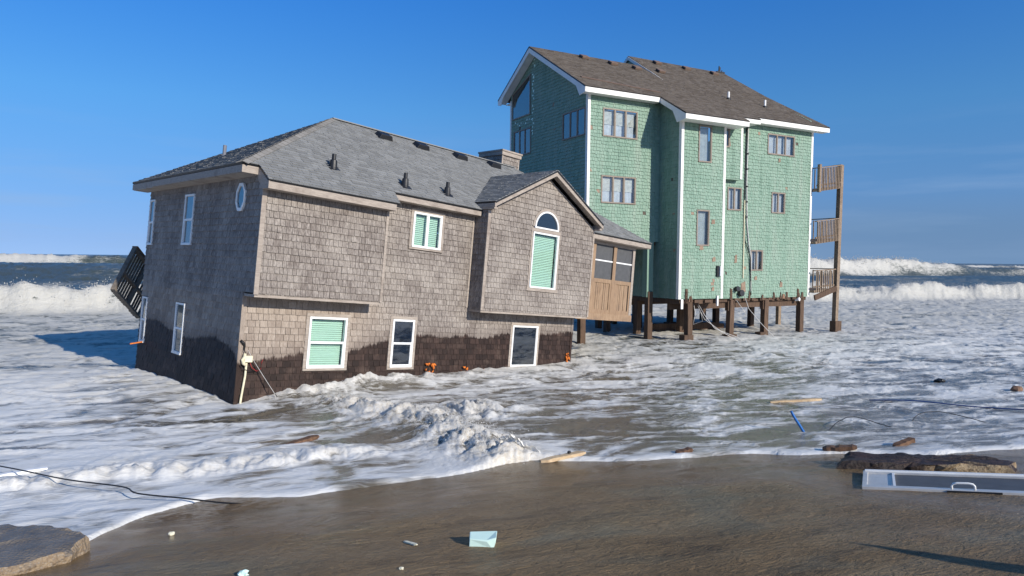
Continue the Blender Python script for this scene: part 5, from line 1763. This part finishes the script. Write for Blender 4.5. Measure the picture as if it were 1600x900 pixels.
MB().span((0.02, DW - 0.07, 0.034), (DL, DW - 0.02, 0.05)).build('edge_strip', M_white, door)
h = MB().tube([(0.83, 0.06, 0.03), (0.83, 0.06, 0.07), (0.845, 0.06, 0.088), (0.88, 0.06, 0.096), (0.98, 0.06, 0.096), (1.015, 0.06, 0.088), (1.03, 0.06, 0.07), (1.03, 0.06, 0.03)], 0.011, 8).build('handle', M_white, door, True)
MB().span((0.78, -0.012, 0.012), (1.25, 0.0, 0.03)).build('latch_strip', M_black, door)

# fallen beam among the piles
bm = Matrix.Rotation(R(27.941), 3, 'Z')
p, q = bm @ Vector((21.6, 26.6, 0.12)), bm @ Vector((26.0, 26.0, 0.1))
board('fallen_beam', p, q, 0.28, 0.3, M_pile, 'dark fallen beam lying in the water among the piles', 'beam')

# wrecked deck section hanging at the far left corner of the grey house
T_, L_, Bt_ = Vector((-12.22, 22.23, 3.645)), Vector((-12.345, 21.174, 2.331)), Vector((-12.26, 22.13, 1.177))
ex = (L_ - T_); ey = (Bt_ - L_)
lx, ly = ex.length, ey.length
ex.normalize()
ey = (ey - ex * ey.dot(ex)).normalized()
nz = ex.cross(ey)
wm = Matrix((ex, ey, nz)).transposed().to_4x4()
wm.translation = T_
wreck = empty('broken_deck', wm, 'broken wooden deck section standing on edge behind the left corner of the grey house', 'deck')
ly += 0.1
th = 0.15
for a, b in (((0, 0, 0), (lx, 0.07, th)), ((0, ly - 0.07, 0), (lx, ly, th)), ((0, 0.07, 0), (0.07, ly - 0.07, th)), ((lx - 0.07, 0.07, 0), (lx, ly - 0.07, th)), ((lx * 0.56, 0.07, 0.01), (lx * 0.56 + 0.07, ly - 0.07, th - 0.01))):
    MB().span(a, b).build('joist', M_olddeck, wreck)
MB().span((0.07, ly * 0.52, 0.012), (lx - 0.07, ly * 0.52 + 0.07, th - 0.012)).build('joist', M_olddeck, wreck)
y = 0.09
k = 0
zs = -0.03 if nz.dot(Vector((12, -21.5, 0.5))) > 0 else th
while y < ly - 0.1:
    if k not in (7, 8):
        MB().span((0.0, y, zs), (lx, y + 0.08, zs + 0.022), random.random()).build('slat', M_olddeck, wreck)
    y += 0.118
    k += 1
MB().span((-0.035, -0.01, -0.01), (0.0, ly, th + 0.03)).build('edge_board', M_rust, wreck)

# unseen stand-in shaped as a pile stump, added to cast the lower right shadow
sx, sy = 6.05, 2.18
sz = ground(sx, sy)
m = MB()
vs, fs = [], []
N = 10
hs_ = [(-0.5, 0.24), (0.3, 0.23), (0.75, 0.21), (1.0, 0.18), (1.25, 0.12), (1.4, 0.07), (1.52, 0.02)]
for zz, rr_ in hs_:
    for j in range(N):
        a = 2 * math.pi * j / N
        vs.append((sx + rr_ * math.cos(a) + 0.03 * zz, sy + rr_ * math.sin(a) * 0.9, sz + zz + (random.uniform(-0.05, 0.05) if zz > 1.3 else 0)))
for i in range(len(hs_) - 1):
    for j in range(N):
        fs.append((i * N + j, i * N + (j + 1) % N, (i + 1) * N + (j + 1) % N, (i + 1) * N + j))
fs.append(tuple(range((len(hs_) - 1) * N, len(hs_) * N)))
m.add(vs, fs)
tag(m.build('shadow_caster', M_pile), 'unseen stand-in shaped like a splintered pile, added outside the right edge for its shadow', 'pile')

# spray thrown up where the backwash meets the next wave
def spray():
    rs = np.random.RandomState(17)
    iv = np.array([(1, 0, 0), (0, 1, 0), (-1, 0, 0), (0, -1, 0), (0, 0, 1), (0, 0, -1)], float)
    fi = np.array([(0, 1, 4), (1, 2, 4), (2, 3, 4), (3, 0, 4), (1, 0, 5), (2, 1, 5), (3, 2, 5), (0, 3, 5)])
    # fine drops
    pts = np.array(SPLASH)
    N = 2600
    u = rs.uniform(0, 1, N) ** 0.7 * (len(pts) - 1.001)
    i = u.astype(int)
    p = pts[i] + (pts[i + 1] - pts[i]) * (u - i)[:, None] + rs.normal(0, 0.24, (N, 2))
    z = sea(p[:, 0], p[:, 1])[0] + np.abs(rs.normal(0, 0.055, N)) * np.where(p[:, 1] < 11.2, 2.0, 1.0)
    rad = rs.uniform(0.003, 0.008, N)
    d = np.concatenate([p, z[:, None]], 1)
    V = [(iv[None] * rad[:, None, None] + d[:, None]).reshape(-1, 3)]
    F3 = (fi[None] + (np.arange(N) * 6)[:, None, None]).reshape(-1, 3).tolist()
    # thin lips curling over
    nv = N * 6
    for (x0, y0), (x1, y1), h0, seed in (((-0.3, 10.3), (0.40, 9.96), 0.13, 2),):
        nu, nw = 90, 26
        U_, W_ = np.meshgrid(np.linspace(0, 1, nu), np.linspace(0, 1, nw), indexing='ij')
        prof = np.sin(np.pi * U_) ** 0.6 * (0.55 + 0.9 * np.abs(fbm(U_ * 5, U_ * 0 + seed, 3, 400 + seed)))
        h = h0 * prof
        ang = W_ * (2.0 + 0.8 * fbm(U_ * 4, U_ * 0 + 2.2, 2, 410 + seed))
        dx_, dy_ = x1 - x0, y1 - y0
        L_ = math.hypot(dx_, dy_)
        nx, ny = dy_ / L_, -dx_ / L_
        if ny > 0:
            nx, ny = -nx, -ny
        bx, by = x0 + dx_ * U_, y0 + dy_ * U_
        bz = sea(bx, by)[0] - 0.05
        n1 = fbm(U_ * 6, W_ * 2.5, 3, 420 + seed) * 0.035
        out = h * (1 - np.cos(ang)) * 0.55 + n1 * W_
        X, Y = bx - nx * 0.1 + nx * out + 0.03 * fbm(U_ * 5, W_ * 2, 2, 430 + seed), by - ny * 0.1 + ny * out
        Zz = bz + h * np.sin(ang) + n1 + 0.03
        V.append(np.stack([X, Y, Zz], -1).reshape(-1, 3))
        ids = np.arange(nu * nw).reshape(nu, nw) + nv
        q4 = np.stack([ids[:-1, :-1], ids[1:, :-1], ids[1:, 1:], ids[:-1, 1:]], -1).reshape(-1, 4)
        # ragged, holed towards the lip
        hol = (0.8 * fbm(U_ * 9, W_ * 4, 2, 440 + seed) + 0.75 - 0.8 * W_)[:-1, :-1].reshape(-1)
        F3 += q4[hol > -0.15].tolist()
        nv += nu * nw
    me = bpy.data.meshes.new('sea_spray')
    me.from_pydata(np.concatenate(V).tolist(), [], F3)
    me.polygons.foreach_set('use_smooth', [True] * len(me.polygons))
    me.materials.append(plain('froth', (0.76, 0.74, 0.69), 0.6, var=0.08, sc=12))
    o = bpy.data.objects.new('sea_spray', me)
    COL.objects.link(o)
    tag(o, 'white spray and froth where the backwash breaks before the grey house', 'spray', None, 'stuff')
spray()

# ragged spray along the crests of the breakers
def crest_spray():
    rs = np.random.RandomState(23)
    iv = np.array([(1, 0, 0), (0, 1, 0), (-1, 0, 0), (0, -1, 0), (0, 0, 1), (0, 0, -1)], float)
    fi = np.array([(0, 1, 4), (1, 2, 4), (2, 3, 4), (3, 0, 4), (1, 0, 5), (2, 1, 5), (3, 2, 5), (0, 3, 5)])
    D, Rr = [], []
    for N, t0, t1, s0, seed, amp, ra, rb, sp in ((7000, -45, 85, 48.5, 1, 0.16, 0.012, 0.04, 1.3), (2600, 92, 165, 127, 2, 0.4, 0.04, 0.12, 3.0)):
        t = rs.uniform(t0, t1, N)
        keep = fbm(t * 0.35, t * 0 + seed, 3, 500 + seed) > rs.uniform(-0.35, 0.5, N)
        t = t[keep]
        if seed == 1:
            sc_ = 48.5 + 1.6 * fbm(t / 11, t * 0 + 5.5, 3, 171)
        else:
            sc_ = 127 + 3 * fbm(t / 40, t * 0 + 7.5, 2, 221)
        s_ = sc_ + rs.normal(0.2, sp * 0.5, len(t))
        x, y = CT * t - ST * s_, ST * t + CT * s_
        z = sea(x, y)[0] + np.abs(rs.normal(0, amp, len(t)))
        D.append(np.stack([x, y, z], -1))
        Rr.append(rs.uniform(ra, rb, len(t)))
    D, Rr = np.concatenate(D), np.concatenate(Rr)
    V = (iv[None] * Rr[:, None, None] + D[:, None]).reshape(-1, 3)
    Fc = (fi[None] + (np.arange(len(D)) * 6)[:, None, None]).reshape(-1, 3)
    me = bpy.data.meshes.new('breaker_spray')
    me.from_pydata(V.tolist(), [], Fc.tolist())
    me.polygons.foreach_set('use_smooth', [True] * len(me.polygons))
    me.materials.append(plain('breaker_froth', (0.56, 0.545, 0.50), 0.7, var=0.08))
    o = bpy.data.objects.new('breaker_spray', me)
    COL.objects.link(o)
    tag(o, 'fine spray blowing off the crests of the distant breakers', 'spray', None, 'stuff')
crest_spray()
